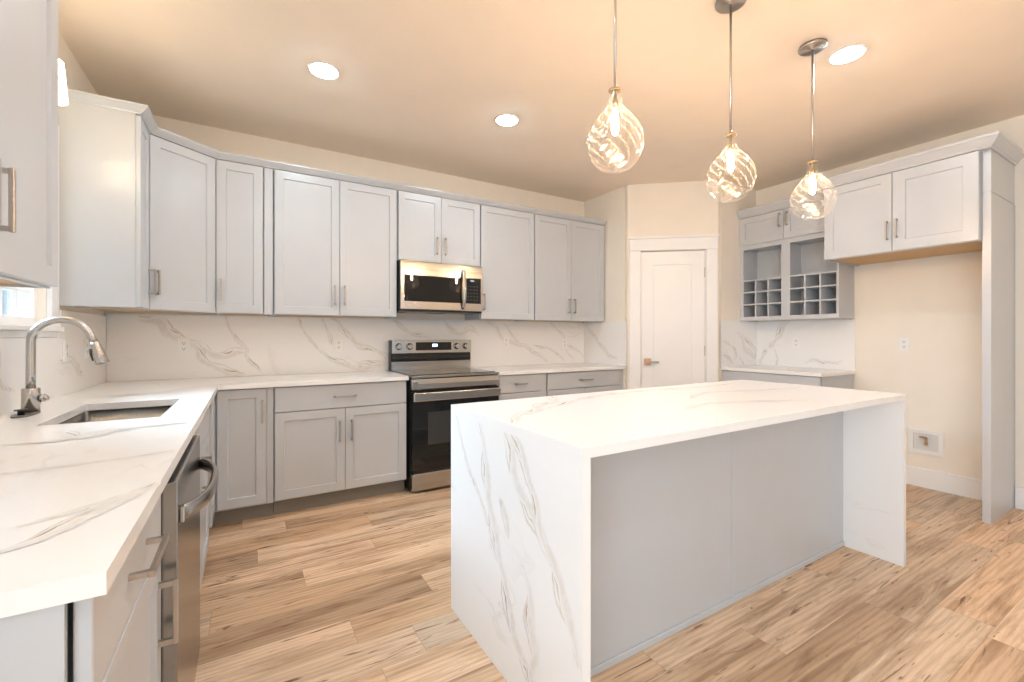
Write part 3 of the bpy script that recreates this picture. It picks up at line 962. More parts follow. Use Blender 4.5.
def stone():
    XE, YE = -0.158, 3.3235
    SX0, SX1, SY0, SY1 = -0.625, -0.285, 2.135, 2.705
    top = lambda u, v, d: (u, v, CT + d)
    m = MB()
    m.cells([XW + 0.0015, SX0, SX1, XE, 1.066], [0.767, SY0, SY1, YE, 3.973],
            lambda u, v: (u < XE or v > YE) and not (SX0 < u < SX1 and SY0 < v < SY1), -SL, 0, top)
    m.veins(V_LEFT, top, (XW + 0.02, 1.06, 0.767, 3.96))
    o = m.build('worktop', M_QUARTZ)
    tag(o, 'white gold-veined L shaped quartz worktop with the sink cut-out', 'countertop')
    # right of the range
    m = MB().cells([1.868, XRET - 0.002], [YE, 3.973], lambda u, v: True, -SL, 0, top)
    m.veins([{'w': 0.007, 'p': [(2.1, 3.5), (2.5, 3.6), (2.9, 3.55), (3.3, 3.7)]}], top, (1.868, XRET - 0.02, YE, 3.96))
    tag(m.build('worktop', M_QUARTZ), 'short white quartz worktop between the range and the pantry wall', 'countertop')
    # coffee bar
    m = MB().cells([4.080, XR - 0.002], [1.819, YD - 0.002], lambda u, v: True, -SL, 0, top)
    m.veins([{'w': 0.006, 'p': [(4.1, 2.0), (4.3, 2.2), (4.6, 2.3)]}], top, (4.08, XR - 0.02, 1.819, YD - 0.02))
    tag(m.build('worktop', M_QUARTZ), 'small white quartz worktop of the niche below the wine rack', 'countertop')
    # backsplashes
    T = 0.011
    z0, z1 = CT + 0.0008, ZUB - 0.003
    bk = lambda u, v, d: (u, YW - 0.001 - T - d, v)
    m = MB().cells([XW + 0.014, XRET - 0.014], [z0, z1], lambda u, v: True, -T, 0, bk)
    m.veins(V_BACK, bk, (XW + 0.014, XRET - 0.014, z0, z1))
    tag(m.build('backsplash', M_QUARTZ), 'long white gold-veined quartz backsplash along the back wall behind the range', 'backsplash')
    rt = lambda u, v, d: (XRET - 0.001 - T - d, u, v)
    m = MB().cells([PA[1] + 0.004, YW - 0.001], [z0, ZUB - 0.003], lambda u, v: True, -T, 0, rt)
    m.veins(V_RET, rt, (PA[1] + 0.004, YW - 0.02, z0, z1))
    tag(m.build('backsplash', M_QUARTZ), 'short white quartz backsplash panel left of the pantry door', 'backsplash')
    lf = lambda u, v, d: (XW + 0.001 + T + d, u, v)
    m = MB().cells([0.767, 1.93, 3.119, YW - 0.001], [z0, 1.214, ZUB - 0.022], lambda u, v: v < 1.214 or u < 1.93 or u > 3.119, -T, 0, lf)
    m.veins([{'w': 0.008, 'p': [(3.10, 1.10), (3.25, 1.09), (3.38, 1.03), (3.48, 1.0)]}, {'w': 0.007, 'p': [(3.30, 1.12), (3.42, 1.04)]},
             {'w': 0.006, 'p': [(2.2, 1.15), (2.35, 1.21), (2.46, 1.17), (2.47, 1.05), (2.60, 1.0)]}], lf, (0.767, YW - 0.02, z0, 1.213))
    tag(m.build('backsplash', M_QUARTZ), 'white quartz backsplash on the left wall behind the faucet', 'backsplash')
    cf = lambda u, v, d: (XR - 0.001 - T - d, u, v)
    m = MB().cells([1.819, YD - 0.001], [z0, z1], lambda u, v: True, -T, 0, cf)
    m.veins(V_COF, cf, (1.819, YD - 0.02, z0, z1))
    tag(m.build('backsplash', M_QUARTZ), 'white gold-veined quartz backsplash under the wine rack with one outlet', 'backsplash')
    cr = lambda u, v, d: (u, YD - 0.001 - T - d, v)
    m = MB().cells([PB[0] + 0.03, XR - 0.0135], [z0, z1], lambda u, v: True, -T, 0, cr)
    m.veins(V_CRET, cr, (PB[0] + 0.03, XR - 0.0135, z0, z1))
    tag(m.build('backsplash', M_QUARTZ), 'shaded quartz backsplash panel right of the pantry door', 'backsplash')

    # sink
    t = thing('kitchen_sink', 'undermounted stainless steel sink basin in the left worktop', 'sink', ((SX0 + SX1) / 2, (SY0 + SY1) / 2, 0.66))
    hx, hy = (SX1 - SX0) / 2 + 0.006, (SY1 - SY0) / 2 + 0.006
    zt = CT - SL - 0.001 - 0.66
    m = MB()

    def rr(x, y, z, r=0.03, n=6):
        out = []
        for cx, cy, a0 in ((x - r, y - r, 0), (-x + r, y - r, PI / 2), (-x + r, -y + r, PI), (x - r, -y + r, 1.5 * PI)):
            for k in range(n + 1):
                a = a0 + PI / 2 * k / n
                out.append((cx + r * math.cos(a), cy + r * math.sin(a), z))
        return out
    rings = [rr(hx + 0.02, hy + 0.02, zt), rr(hx, hy, zt), rr(hx - 0.002, hy - 0.002, zt - 0.17), rr(hx - 0.022, hy - 0.022, zt - 0.195), rr(0.05, 0.05, zt - 0.2, 0.045)]
    outer = [rr(hx + 0.02, hy + 0.02, zt - 0.003), rr(hx + 0.003, hy + 0.003, zt - 0.003), rr(hx + 0.001, hy + 0.001, zt - 0.172), rr(hx - 0.02, hy - 0.02, zt - 0.198), rr(0.05, 0.05, zt - 0.203, 0.045)]
    vr = [[m.bm.verts.new(p) for p in r] for r in rings]
    vo = [[m.bm.verts.new(p) for p in r] for r in outer]
    n = len(vr[0])
    for S in (vr, vo):
        for i in range(4):
            for k in range(n):
                f = m.bm.faces.new([S[i][k], S[i][(k + 1) % n], S[i + 1][(k + 1) % n], S[i + 1][k]])
                f.smooth = True
    for k in range(n):
        m.bm.faces.new([vr[0][k], vr[0][(k + 1) % n], vo[0][(k + 1) % n], vo[0][k]])
    m.bm.faces.new(vr[-1])
    m.bm.faces.new(vo[-1])
    m.build('basin', M_SINK, t)
    MB().lathe([(0.0, zt - 0.1985), (0.043, zt - 0.1985), (0.045, zt - 0.1965), (0.03, zt - 0.197), (0.028, zt - 0.1985)], 24, cap=False).build('drain', M_NICKEL, t)

    # faucet
    t = thing('faucet', 'brushed nickel gooseneck pull-down faucet on a dark deck plate beside the sink', 'faucet', (-0.742, 2.50, CT + 0.0006))
    m = MB()
    pts = []
    for k in range(40):
        a = 2 * PI * k / 40
        pts.append((0.029 * math.copysign(abs(math.cos(a)) ** 0.8, math.cos(a)), 0.085 * math.copysign(abs(math.sin(a)) ** 0.7, math.sin(a)) - 0.045))
    m.prism(pts, 0, 0.006)
    m.build('deck_plate', M_DWEDGE, t)
    m = MB().lathe([(0.027, 0.0065), (0.027, 0.095), (0.025, 0.10), (0.017, 0.1005)], 28)
    m.build('body', M_FAUCET, t)
    pts = [(0, 0, 0.101), (0, 0, 0.16), (0, 0, 0.22), (0, 0, 0.285)]
    R = 0.090
    for k in range(1, 17):
        a = PI - (PI - 0.22) * k / 16
        pts.append((R + R * math.cos(a), 0, 0.285 + R * math.sin(a)))
    last = Vector(pts[-1])
    pts.append(tuple(last + Vector((0.012, 0, -0.022))))
    m = MB().tube(pts, 0.0145, 16)
    m.build('spout', M_FAUCET, t)
    e = Vector(pts[-1])
    dd = Vector((0.26, 0, -0.97)).normalized()
    m = MB().tube([e + dd * 0.001, e + dd * 0.012, e + dd * 0.055, e + dd * 0.092, e + dd * 0.096], [0.0155, 0.016, 0.022, 0.0245, 0.021], 20)
    m.build('spray_head', M_FAUCET, t)
    sb = Vector((-0.97, 0, -0.26))
    c = e + dd * 0.05 + sb * 0.021
    m = MB().tube([c - dd * 0.026, c + dd * 0.026], [0.008, 0.008], 10)
    m.build('spray_button', M_BLACK, t)
    m = MB().tube([(0.0265, 0, 0.058), (0.040, 0, 0.058)], 0.016, 18)
    m.tube([(0.0405, 0, 0.058), (0.046, 0, 0.062), (0.049, 0, 0.064)], [0.014, 0.012, 0.008], 14)
    m.build('lever', M_FAUCET, t)
    m = MB().lathe([(0.010, 0.0), (0.010, 0.016), (0.019, 0.0165), (0.019, 0.021)], 20)
    o = m.build('counter_button', M_BLACK)
    o.location = (-0.742, 2.412, CT + 0.0068)
    tag(o, 'small black push button on the dark deck plate beside the faucet body', 'button')


def island():
    X0, X1, Y0, Y1, YP = 0.7864, 3.0092, 0.9379, 1.8472, 1.2188
    t = thing('island_worktop', 'white quartz island worktop with waterfall ends', 'countertop', ((X0 + X1) / 2, (Y0 + Y1) / 2, 0))
    ox, oy = (X0 + X1) / 2, (Y0 + Y1) / 2
    top = lambda u, v, d: (u - ox, v - oy, CT + d)
    m = MB().cells([X0, X1], [Y0, Y1], lambda u, v: True, -SL, 0, top)
    m.veins(V_TOP, top, (X0, X1, Y0, Y1))
    m.build('top_slab', M_QUARTZ, t)
    sd = lambda u, v, d: (X0 - d - ox, u - oy, v)
    m = MB().cells([Y0, Y1], [0.0005, CT - SL - 0.0002], lambda u, v: True, -SL, 0, sd)
    vs = [{'w': l['w'], 'p': [(a, min(b, CT - SL - 0.003)) for a, b in l['p']]} for l in V_SIDE]
    m.veins(vs, sd, (Y0, Y1, 0.001, CT - SL - 0.001))
    m.build('side_slab', M_QUARTZ, t)
    rs = lambda u, v, d: (X1 + d - ox, u - oy, v)
    m = MB().cells([Y0, Y1], [0.0005, CT - SL - 0.0002], lambda u, v: True, -SL, 0, rs)
    m.veins([{'w': 0.01, 'p': [(1.6, 0.85), (1.5, 0.6), (1.35, 0.4), (1.25, 0.1)]}], rs, (Y0, Y1, 0.001, CT - SL - 0.001))
    m.build('side_slab', M_QUARTZ, t)

    a, b = X0 + SL + 0.001, X1 - SL - 0.001
    t = thing('island_cabinet', 'grey island cabinet back with two plain panels, between the waterfall ends', 'cabinet', (a, YP, 0))
    w = b - a
    dp = Y1 - 0.06 - YP
    zt = CT - SL - 0.001
    MB().box(0, w, 0.0005, dp, 0.001, zt).build('carcass', M_CAB, t)
    xs = 1.908 - a
    for p0, p1 in ((0.001, xs - 0.0125), (xs + 0.0125, w - 0.002)):
        m = MB().box(p0, p1, -0.006, 0.0, 0.0305, zt - 0.001, 0.001)
        m.build('back_panel', M_CAB, t)
    MB().box(xs - 0.0115, xs + 0.0115, -0.0085, 0.0, 0.0305, zt - 0.001, 0.001).build('batten', M_CAB, t)
    MB().box(0.001, w - 0.001, -0.012, 0.0, 0.001, 0.030, 0.003).build('shoe_moulding', M_CAB, t)
    # doors on the kitchen side
    n = 4
    dw = w / n
    for k in range(n):
        m = MB()
        shaker(m, k * dw + 0.003, (k + 1) * dw - 0.003, 0.11, zt - 0.006)
        d = m.build('door', M_CAB, t)
        d.rotation_euler = (0, 0, PI)
        d.location = (w, dp, 0)
        pull(d, (k + (0.9 if k % 2 == 0 else 0.1)) * dw, 0.72, 0.15)


def appliances():
    # ---------------- range
    x0, x1 = 1.0815, 1.8545
    w = x1 - x0
    yf = 3.300
    t = thing('range_cooker', 'stainless steel electric range with black oven door between the base cabinets', 'stove', (x0, yf, 0))
    dp = 3.955 - yf
    MB().box(0.0, w, 0.045, dp, 0.02, 0.895).box(0.03, w - 0.03, 0.08, dp - 0.05, 0.0, 0.0195).build('body', M_BLACK, t)
    # cooktop with a steel surround and a rolled front lip
    m = MB()
    m.box(0.0, w, 0.006, dp - 0.085, 0.8955, 0.914, 0.003)
    m.build('cooktop_frame', M_STEEL, t)
    MB().box(0.014, w - 0.014, 0.055, dp - 0.09, 0.9143, 0.9185, 0.001).build('cooktop_glass', M_COOKTOP, t)
    for cx, cy, r in ((0.19, 0.20, 0.11), (0.57, 0.20, 0.085), (0.19, 0.43, 0.075), (0.57, 0.43, 0.10), (0.385, 0.42, 0.05)):
        MB().lathe([(r, 0.9187), (r, 0.9189), (r - 0.004, 0.9189), (r - 0.004, 0.9187)], 40, (cx, cy, 0), cap=False).build('burner_ring', paint('burner_ring_grey', (0.12, 0.12, 0.12), 0.2, 0.02) if cx == 0.19 and cy == 0.2 else bpy.data.materials['burner_ring_grey'], t)
    m = MB()
    prof = [(0.046, 0.806), (0.004, 0.806), (0.0, 0.812), (0.002, 0.850), (0.008, 0.888), (0.046, 0.8945)]
    A = [m.bm.verts.new((0.0, y, z)) for y, z in prof]
    B = [m.bm.verts.new((w, y, z)) for y, z in prof]
    for k in range(len(prof)):
        m.bm.faces.new([A[k], A[(k + 1) % len(prof)], B[(k + 1) % len(prof)], B[k]])
    m.bm.faces.new(A)
    m.bm.faces.new(B)
    m.box(0.012, 0.05, -0.001, 0.01, 0.820, 0.874, 0.004)
    m.build('front_rail', M_STEEL, t)
    # oven door
    m = MB().box(0.004, w - 0.004, 0.004, 0.042, 0.176, 0.796, 0.003)
    d = m.build('oven_door', M_BLKGLASS, t)
    MB().box(0.13, w - 0.13, 0.0022, 0.0038, 0.372, 0.628, 0.0005).build('oven_window', M_WINDOWGLASS_OVEN, d)
    m = MB()
    m.box(0.006, w - 0.006, -0.036, -0.012, 0.718, 0.786, 0.006, seg=2)
    for xx in (0.05, w - 0.09):
        m.box(xx, xx + 0.04, -0.0121, 0.0037, 0.735, 0.77)
    m.build('oven_handle', M_STEEL, d)
    d = MB().box(0.004, w - 0.004, 0.004, 0.042, 0.022, 0.152, 0.003).build('storage_drawer', M_STEEL, t)
    MB().box(0.02, w - 0.02, 0.012, 0.04, 0.153, 0.175).build('drawer_gap', M_BLACK, t)
    # backguard
    yb = dp - 0.083
    m = MB()
    m.box(0.0, w, yb + 0.004, dp, 0.915, 1.186, 0.004)
    b = m.build('backguard', M_BLACK, t)
    MB().box(0.006, w + 0.002, yb - 0.004, yb + 0.0035, 1.068, 1.187, 0.002).build('control_panel', M_STEEL, b)
    MB().box(0.006, w - 0.004, yb - 0.014, yb + 0.0035, 0.999, 1.066, 0.009, seg=2).build('vent_rail', M_BLKGLASS, b)
    MB().box(0.004, w - 0.002, yb - 0.002, yb + 0.0035, 0.917, 0.997, 0.002).build('lower_panel', M_STEEL, b)
    MB().box(0.224, 0.568, yb - 0.0062, yb - 0.0043, 1.094, 1.168).build('display', M_BLKGLASS, b)
    m = MB()
    for k, xx in enumerate((0.382, 0.397, 0.416)):                 # small clock digits
        m.box(xx, xx + 0.003, yb - 0.0072, yb - 0.0064, 1.128, 1.150)
        m.box(xx + 0.008, xx + 0.011, yb - 0.0072, yb - 0.0064, 1.128, 1.150)
        m.box(xx + 0.003, xx + 0.008, yb - 0.0072, yb - 0.0064, 1.147, 1.150)
        m.box(xx + 0.003, xx + 0.008, yb - 0.0072, yb - 0.0064, 1.128, 1.131)
    m.build('clock_digits', M_BLUE_DISP, b)
    for xx in (0.068, 0.166, 0.624, 0.716):
        m = MB().lathe([(0.030, yb - 0.0045), (0.030, yb - 0.010), (0.024, yb - 0.011), (0.022, yb - 0.034), (0.019, yb - 0.036)], 28, (xx, 0, 1.130), 'Y')
        m.box(xx - 0.005, xx + 0.005, yb - 0.044, yb - 0.034, 1.108, 1.152, 0.002)
        m.build('knob', M_STEEL, b)

    # ---------------- microwave
    x0, x1 = 1.0725, 1.832
    w = x1 - x0
    yf = 3.572
    t = thing('microwave', 'stainless over-the-range microwave with black glass door', 'microwave', (x0, yf, 1.43))
    dp = 3.96 - yf
    z0, z1 = 0.016, 0.4195
    MB().box(0.0, w, 0.022, dp, 0.0, 0.424).build('body', M_BLACK, t)
    m = MB().box(0.003, w - 0.003, -0.002, 0.0215, z0, z1, 0.003)
    m.build('front_frame', M_STEEL, t)
    MB().box(0.003, w - 0.003, -0.0026, -0.0021, 0.352, 0.3545).build('vent_line', M_DWEDGE, t)
    MB().box(0.034, 0.55, -0.0045, -0.0022, 0.083, 0.303, 0.001).build('door_glass', M_BLKGLASS, t)
    p = MB().box(0.580, 0.738, -0.0045, -0.0022, 0.083, 0.310, 0.001).build('control_panel', M_BLKGLASS, t)
    MB().box(0.632, 0.668, -0.0052, -0.0047, 0.285, 0.287).build('display', M_WHITE_DISP, p)
    for r in range(5):
        for c in range(4):
            MB().box(0.605 + c * 0.030, 0.605 + c * 0.030 + 0.010, -0.0050, -0.0047, 0.232 - r * 0.030, 0.238 - r * 0.030).build('button', M_BUTTON, p)
    pts = []
    for k in range(17):
        s = k / 16
        pts.append((0.563, -0.006 - 0.040 * math.sin(PI * s) ** 0.7, 0.030 + 0.345 * s))
    m = MB().tube(pts, 0.012, 12, squash=(0.6, 1.2))
    m.build('handle', M_STEEL, t)
    for xx in (0.10, 0.46):
        MB().box(xx, xx + 0.2, 0.12, 0.30, -0.004, -0.0003).build('vent_filter', M_STEEL, t)

    # ---------------- dishwasher in the left run (faces the room, +X)
    y0, y1 = 1.3375, 1.9385
    w = y1 - y0
    t = thing('dishwasher', 'stainless dishwasher with a bowed bar handle under the left worktop', 'dishwasher', (-0.196, y0, 0), PI / 2)
    MB().box(0.004, w - 0.004, 0.004, 0.55, 0.10, 0.868).box(0.004, w - 0.004, 0.05, 0.55, 0.001, 0.0995).build('body', M_DWEDGE, t)
    d = MB().box(0.003, w - 0.003, -0.050, 0.0035, 0.105, 0.868, 0.002).build('door', M_DWSTEEL, t)
    pts = []
    n = 24
    for k in range(n + 1):
        s = k / n
        pts.append((0.045 + (w - 0.09) * s, -0.053 - 0.054 * (1 - abs(2 * s - 1) ** 3.2), 0.775))
    m = MB().tube(pts, 0.017, 14, squash=(1.15, 0.62))
    m.build('handle', M_DWSTEEL, d)
    for xx in (0.030, w - 0.060):
        MB().box(xx, xx + 0.03, -0.061, -0.0502, 0.755, 0.795, 0.003).build('handle_mount', M_STEEL, d)


def right_side():
    # ---------------- refrigerator niche cabinet, panel, wine cabinet, coffee base
    XF = 4.108
    y0, y1 = 0.9005, 1.8055
    w = y1 - y0
    t = thing('wall_cabinet', 'deep two door grey wall cabinet above the empty refrigerator niche', 'cabinet', (XF, y1, 0), -PI / 2, G_UP)
    wall_cab_body(t, w, XR - 0.003 - XF, 1.848, ZUT)
    g = 0.004
    door(t, 0.003, 0.450 - g / 2, 1.852, ZUT - 0.004, 0.424, 2.006, stile=0.062, hl=0.14)
    door(t, 0.450 + g / 2, w - 0.003, 1.852, ZUT - 0.004, 0.481, 2.013, stile=0.075, hl=0.14)
    # tall end panel
    t = thing('end_panel', 'tall grey floor-to-crown side panel closing the refrigerator niche', 'panel', (4.140, 0.858, 0))
    m = MB()
    m.box(0, XR - 0.003 - 4.140, 0, 0.041, 0.0005, 2.158)
    m.box(0.55, XR - 0.003 - 4.140, -0.004, -0.0003, 0.0005, 2.158)
    m.build('lower_panel', M_CAB, t)
    MB().box(0, XR - 0.003 - 4.140, 0.0, 0.041, 2.163, ZUT).box(0.004, XR - 0.003 - 4.140, 0.004, 0.036, 2.1582, 2.1628).build('upper_panel', M_CAB, t)

    # wine cabinet
    XF = 4.400
    y0, y1 = 1.826, 2.7215
    w = y1 - y0
    dep = XR - 0.003 - XF
    t = thing('wine_cabinet', 'grey wall cabinet with open shelves over square bottle cubbies', 'cabinet', (XF, y1, 0), -PI / 2, G_UP)
    m = MB()
    # shell: sides, top, bottom, back
    m.box(0, 0.018, 0.0185, dep, ZUB, ZUT)
    m.box(w - 0.018, w, 0.0185, dep, ZUB, ZUT)
    m.box(0.0182, w - 0.0182, 0.0185, dep, ZUB + 0.010, ZUB + 0.028)
    m.box(0.0182, w - 0.0182, 0.0185, dep, 2.125, 2.143)
    m.box(0.0182, w - 0.0182, 0.0185, dep, ZUT - 0.018, ZUT)
    m.box(0.0182, w - 0.0182, dep - 0.012, dep, ZUB + 0.0285, ZUT - 0.0185)
    m.box(w / 2 - 0.009, w / 2 + 0.009, 0.0185, dep - 0.0125, ZUB + 0.0285, 2.1245)
    m.build('carcass', M_CAB, t)
    L0, L1, R0, R1 = 0.037, 0.413, 0.493, 0.877
    OZ0, OZ1 = 1.420, 2.106
    m = MB().cells([0, L0, L1, R0, R1, w], [ZUB, OZ0, OZ1, 2.150, ZUT], lambda u, v: not ((L0 < u < L1 or R0 < u < R1) and OZ0 < v < OZ1), 0.0, 0.018, lambda u, v, d: (u, d, v))
    m.build('face_frame', M_CAB, t)
    zs = 1.795
    for a, b in ((L0, L1), (R0, R1)):
        m = MB()
        us, vs = [a], [OZ0 - 0.002]
        tk = 0.013
        for k in range(3):
            c = (b - a - 0.0) / 3
            if k:
                us += [a + k * c - tk / 2, a + k * c + tk / 2]
        us.append(b)
        hh = (zs - OZ0) / 3
        for k in range(1, 3):
            vs += [OZ0 + k * hh - tk / 2, OZ0 + k * hh + tk / 2]
        vs += [zs - tk, zs]

        def solid(u, v, us=us, vs=vs):
            iu = [(us[1], us[2]), (us[3], us[4])]
            iv = [(vs[1], vs[2]), (vs[3], vs[4]), (vs[5], vs[6])]
            return any(p < u < q for p, q in iu) or any(p < v < q for p, q in iv)
        m.cells(us, vs, solid, 0.0005, dep - 0.014, lambda u, v, d: (u, d, v))
        m.build('bottle_rack', M_CAB, t)
    door(t, 0.005, 0.4425, 2.152, ZUT - 0.006, 0.412, 2.335, stile=0.057, hl=0.13)
    door(t, 0.4465, w - 0.004, 2.152, ZUT - 0.006, 0.478, 2.335, stile=0.057, hl=0.13)

    # coffee bar base
    XF = 4.108
    y0, y1 = 1.832, 2.7215
    w = y1 - y0
    t = thing('base_cabinet', 'grey base cabinet under the small worktop below the wine rack', 'cabinet', (XF, y1, 0), -PI / 2, G_LOW)
    base_cab_body(t, w, XR - 0.014 - XF)
    drawer(t, 0.004, w - 0.004, 0.730, 0.878, handle=False)
    door(t, 0.004, w / 2 - 0.002, 0.112, 0.724, w / 2 - 0.04, 0.60)
    door(t, w / 2 + 0.002, w - 0.004, 0.112, 0.724, w / 2 + 0.04, 0.60)

    # crown over wine cabinet, niche cabinet and panel
    prof = [(-0.016, 2.4365), (0.006, 2.4365), (0.010, 2.447), (0.015, 2.450), (0.044, 2.490), (0.050, 2.496), (0.050, 2.512), (-0.016, 2.512)]
    o = MB().sweep([(4.384, 2.7215), (4.384, 1.812), (4.092, 1.812), (4.092, 0.853), (XR - 0.003, 0.853)], prof).build('cabinet_crown', M_CAB)
    tag(o, 'stepped grey crown moulding over the wine rack and refrigerator niche', 'crown moulding')

    # refrigerator water outlet box in the wall
    t = thing('water_outlet_box', 'white recessed water outlet box with a brass valve low in the niche wall', 'outlet box', (XR - 0.0005, 1.337, 0.367))
    m = MB()
    ya, yb, za, zb = -0.107, 0.107, -0.098, 0.098
    m.cells([ya, ya + 0.03, yb - 0.03, yb], [za, za + 0.034, zb - 0.03, zb], lambda u, v: not (ya + 0.03 < u < yb - 0.03 and za + 0.034 < v < zb - 0.03), 0, -0.011, lambda u, v, d: (d, u, v))
    m.build('faceplate', M_PLASTIC, t)
    m = MB()
    y0, y1, z0, z1 = ya + 0.031, yb - 0.031, za + 0.035, zb - 0.031
    m.box(-0.0035, -0.0015, y0, y1, z0, z1)
    m.build('recess_back', paint('outlet_box_inside', (0.70, 0.70, 0.70), 0.4, 0.02), t)
    m = MB()
    m.lathe([(0.009, -0.034), (0.009, 0.012)], 14, (-0.016, -0.004, 0.02))
    m.lathe([(0.013, -0.036), (0.013, -0.020)], 6, (-0.016, -0.004, 0.016), smooth=False)
    m.box(-0.022, -0.010, -0.010, 0.040, 0.034, 0.046, 0.003)
    m.box(-0.0099, -0.0037, -0.010, 0.004, 0.02, 0.034)
    m.build('valve', M_BRASS, t)


def outlets():
    G = 'white duplex wall outlets'

    def make(label):
        t = thing('wall_outlet', label, 'outlet', (0, 0, 0), 0, G)
        MB().box(-0.036, 0.036, -0.006, 0, -0.058, 0.058, 0.002).build('cover_plate', M_PLASTIC, t)
        for z in (-0.021, 0.021):
            f = MB().box(-0.016, 0.016, -0.0082, -0.0063, z - 0.016, z + 0.016, 0.0008).build('socket', M_PLASTIC, t)
            m = MB()
            m.box(-0.008, -0.005, -0.0087, -0.0083, z - 0.002, z + 0.008)
            m.box(0.005, 0.008, -0.0087, -0.0083, z - 0.002, z + 0.008)
            m.box(-0.0025, 0.0025, -0.0087, -0.0083, z - 0.011, z - 0.006)
            m.build('slots', M_SLOT, f)
        return t

    def copy(root, label):
        c = root.copy()
        c['label'] = label
        COL.objects.link(c)
        for ch in root.children:
            d = ch.copy()
            COL.objects.link(d)
            d.parent = c
            for gc in ch.children:
                e = gc.copy()
                COL.objects.link(e)
                e.parent = d
        return c
    yb = YW - 0.0125
    spots = [
        ((-0.394, yb, 1.150), 0, 'white outlet on the back wall backsplash at its left end near the sink corner'),
        ((0.662, yb, 1.147), 0, 'white outlet on the backsplash just left of the range'),
        ((2.303, yb, 1.16), 0, 'white outlet on the backsplash just right of the range'),
        ((3.06, yb, 1.14), 0, 'white outlet on the backsplash toward the pantry wall'),
        ((XR - 0.0125, 2.31, 1.155), -PI / 2, 'white outlet on the backsplash under the wine rack'),
        ((XR - 0.0005, 1.474, 1.155), -PI / 2, 'white outlet on the cream wall of the refrigerator niche'),
        ((XW + 0.0125, 3.18, 1.147), PI / 2, 'white outlet on the left wall backsplash right behind the faucet arch'),
        ((XW + 0.0125, 3.52, 1.147), PI / 2, 'white outlet on the left wall backsplash deep toward the corner, by the spray head'),
    ]
    first = None
    for loc, rz, label in spots:
        if first is None:
            first = make(label)
            o = first
        else:
            o = copy(first, label)
        o.location = loc
        o.rotation_euler = (0, 0, rz)


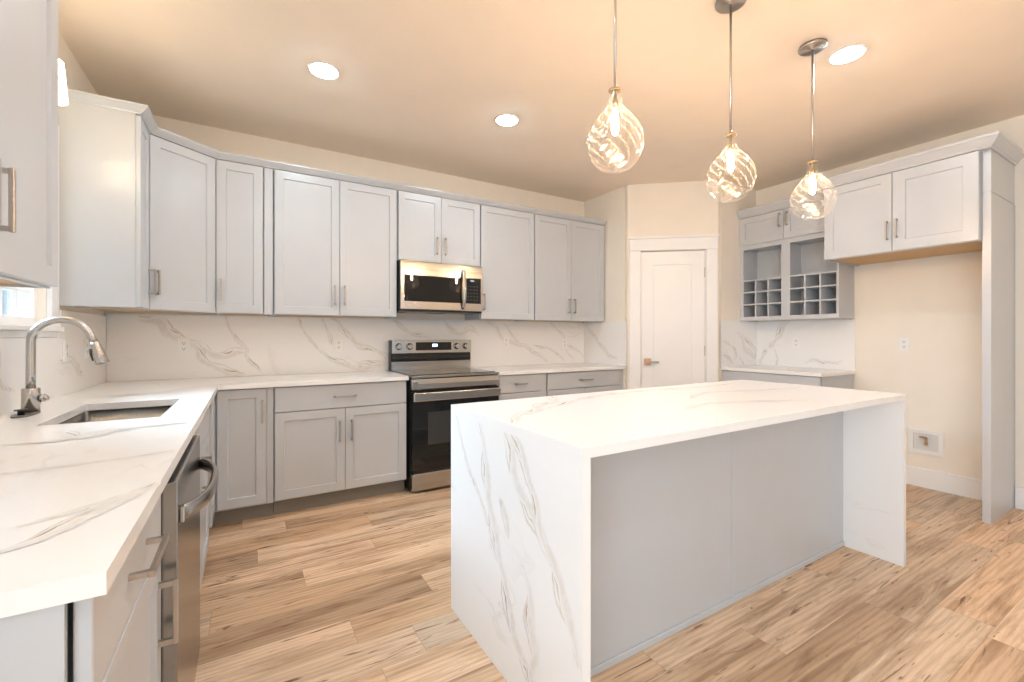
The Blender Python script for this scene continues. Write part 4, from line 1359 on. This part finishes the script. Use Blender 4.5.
def lamps():
    # recessed downlights
    G = 'recessed ceiling lights'
    spots = [(0.386, 2.792, 'round recessed ceiling light over the left worktop run, left of the range'),
             (1.608, 2.753, 'round recessed ceiling light in front of the microwave'),
             (2.850, 1.143, 'round recessed ceiling light beside the canopy of the pendant nearest the wine rack')]
    hidden = [(0.386, 1.143), (0.386, -0.45), (0.386, -2.0)]  # unseen lamps added to brighten the left aisle and the room
    for k, (x, y) in enumerate(hidden):
        spots.append((x, y, 'unseen round ceiling light near the left wall, added for brightness'))
    proto = None
    for x, y, lab in spots:
        if proto is None:
            t = thing('recessed_light', lab, 'ceiling light', (x, y, ZC), 0, G)
            MB().lathe([(0.076, -0.0005), (0.088, -0.0005), (0.088, -0.004), (0.086, -0.007), (0.078, -0.007), (0.076, -0.006)], 40, cap=False).build('trim_ring', M_TRIM, t)
            MB().lathe([(0.010, -0.020), (0.030, -0.0185), (0.052, -0.0145), (0.068, -0.009), (0.0755, -0.0025)], 40).build('lens', M_LENS, t)
            proto = t
        else:
            c = proto.copy()
            c['label'] = lab
            c.location = (x, y, ZC)
            COL.objects.link(c)
            for ch in proto.children:
                d = ch.copy()
                COL.objects.link(d)
                d.parent = c

    # pendants over the island
    GP = 'swirled glass pendants over the island'
    PX = [(1.201, 1.240, 'clear swirled glass pendant over the island end nearest the range'),
          (1.931, 1.240, 'clear swirled glass pendant, middle one of the row over the island'),
          (2.612, 1.207, 'clear swirled glass pendant in front of the wine cabinet, farthest over the island')]
    # glass body: neck then teardrop, twisted ribs
    key = [(0.019, 0.300), (0.020, 0.290), (0.022, 0.272), (0.0255, 0.254), (0.035, 0.236), (0.052, 0.214), (0.073, 0.188), (0.091, 0.160), (0.1025, 0.128), (0.1035, 0.098), (0.096, 0.064), (0.081, 0.034), (0.060, 0.012), (0.038, 0.003), (0.012, 0.0)]
    prof = []
    for i in range(len(key) - 1):
        a, b, c, d = key[max(i - 1, 0)], key[i], key[i + 1], key[min(i + 2, len(key) - 1)]
        for s in range(5):
            u = s / 5
            prof.append(tuple(0.5 * (2 * b[j] + (c[j] - a[j]) * u + (2 * a[j] - 5 * b[j] + 4 * c[j] - d[j]) * u * u + (3 * b[j] - a[j] - 3 * c[j] + d[j]) * u ** 3) for j in (0, 1)))
    prof.append(key[-1])

    def rib(r, h, a):
        k = max(0.0, min(1.0, (0.27 - h) / 0.05))
        q = math.cos(14 * (a + 10.0 * h))
        return r * (1 + 0.022 * k * (abs(q) ** 0.7 * (1 if q > 0 else -1)))
    zb = 1.853
    proto = None
    for x, y, lab in PX:
        if proto is None:
            t = thing('pendant_light', lab, 'pendant light', (x, y, zb), 0, GP)
            top = ZC - zb
            MB().lathe([(0.066, top - 0.0005), (0.066, top - 0.012), (0.062, top - 0.016), (0.012, top - 0.0165), (0.011, top - 0.021)], 36).build('canopy', M_NICKEL, t)
            MB().lathe([(0.0055, 0.317), (0.0055, top - 0.0215)], 14).build('rod', M_NICKEL, t)
            MB().lathe([(0.008, 0.3165), (0.010, 0.308), (0.024, 0.3065), (0.025, 0.303), (0.020, 0.3005), (0.007, 0.300), (0.007, 0.268), (0.012, 0.265), (0.0125, 0.236), (0.009, 0.232)], 24).build('socket_cap', M_CHASE, t)
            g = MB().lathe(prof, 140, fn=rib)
            for v in g.bm.verts:                                   # pale streaks painted on the rib crests, imitating reflected light
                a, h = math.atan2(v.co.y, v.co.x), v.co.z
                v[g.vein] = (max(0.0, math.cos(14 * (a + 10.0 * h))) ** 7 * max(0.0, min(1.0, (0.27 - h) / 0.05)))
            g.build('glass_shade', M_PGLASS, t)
            MB().lathe([(0.006, 0.231), (0.008, 0.224), (0.0115, 0.208), (0.0130, 0.184), (0.0125, 0.154), (0.009, 0.140), (0.004, 0.135)], 20).build('bulb', M_BULB, t)
            proto = t
        else:
            c = proto.copy()
            c['label'] = lab
            c.location = (x, y, zb)
            c.rotation_euler = (0, 0, 0.13)
            COL.objects.link(c)
            for ch in proto.children:
                d = ch.copy()
                COL.objects.link(d)
                d.parent = c

    # wall light over the sink window
    t = thing('wall_sconce', 'lit frosted glass wall light above the sink window, half hidden by the near cabinet', 'wall light', (XW + 0.001, 2.50, 2.185))
    MB().lathe([(0.05, 0.0), (0.05, 0.018)], 28, (0, 0, 0.195), 'X').build('back_plate', M_NICKEL, t)
    MB().tube([(0.019, 0, 0.195), (0.10, 0, 0.195), (0.135, 0, 0.192), (0.14, 0, 0.17)], 0.008, 12).build('arm', M_NICKEL, t)
    MB().lathe([(0.030, 0.166), (0.042, 0.158), (0.054, 0.0), (0.050, 0.0), (0.039, 0.155), (0.010, 0.162), (0.010, 0.166)], 32, (0.14, 0, 0), cap=False, fn=lambda r, h, a: r * (1 + 0.012 * math.cos(16 * a) * (r > 0.02))).build('glass_shade', M_SHADE_ON, t)


room()
uppers()
bases()
stone()
island()
appliances()
right_side()
outlets()
lamps()
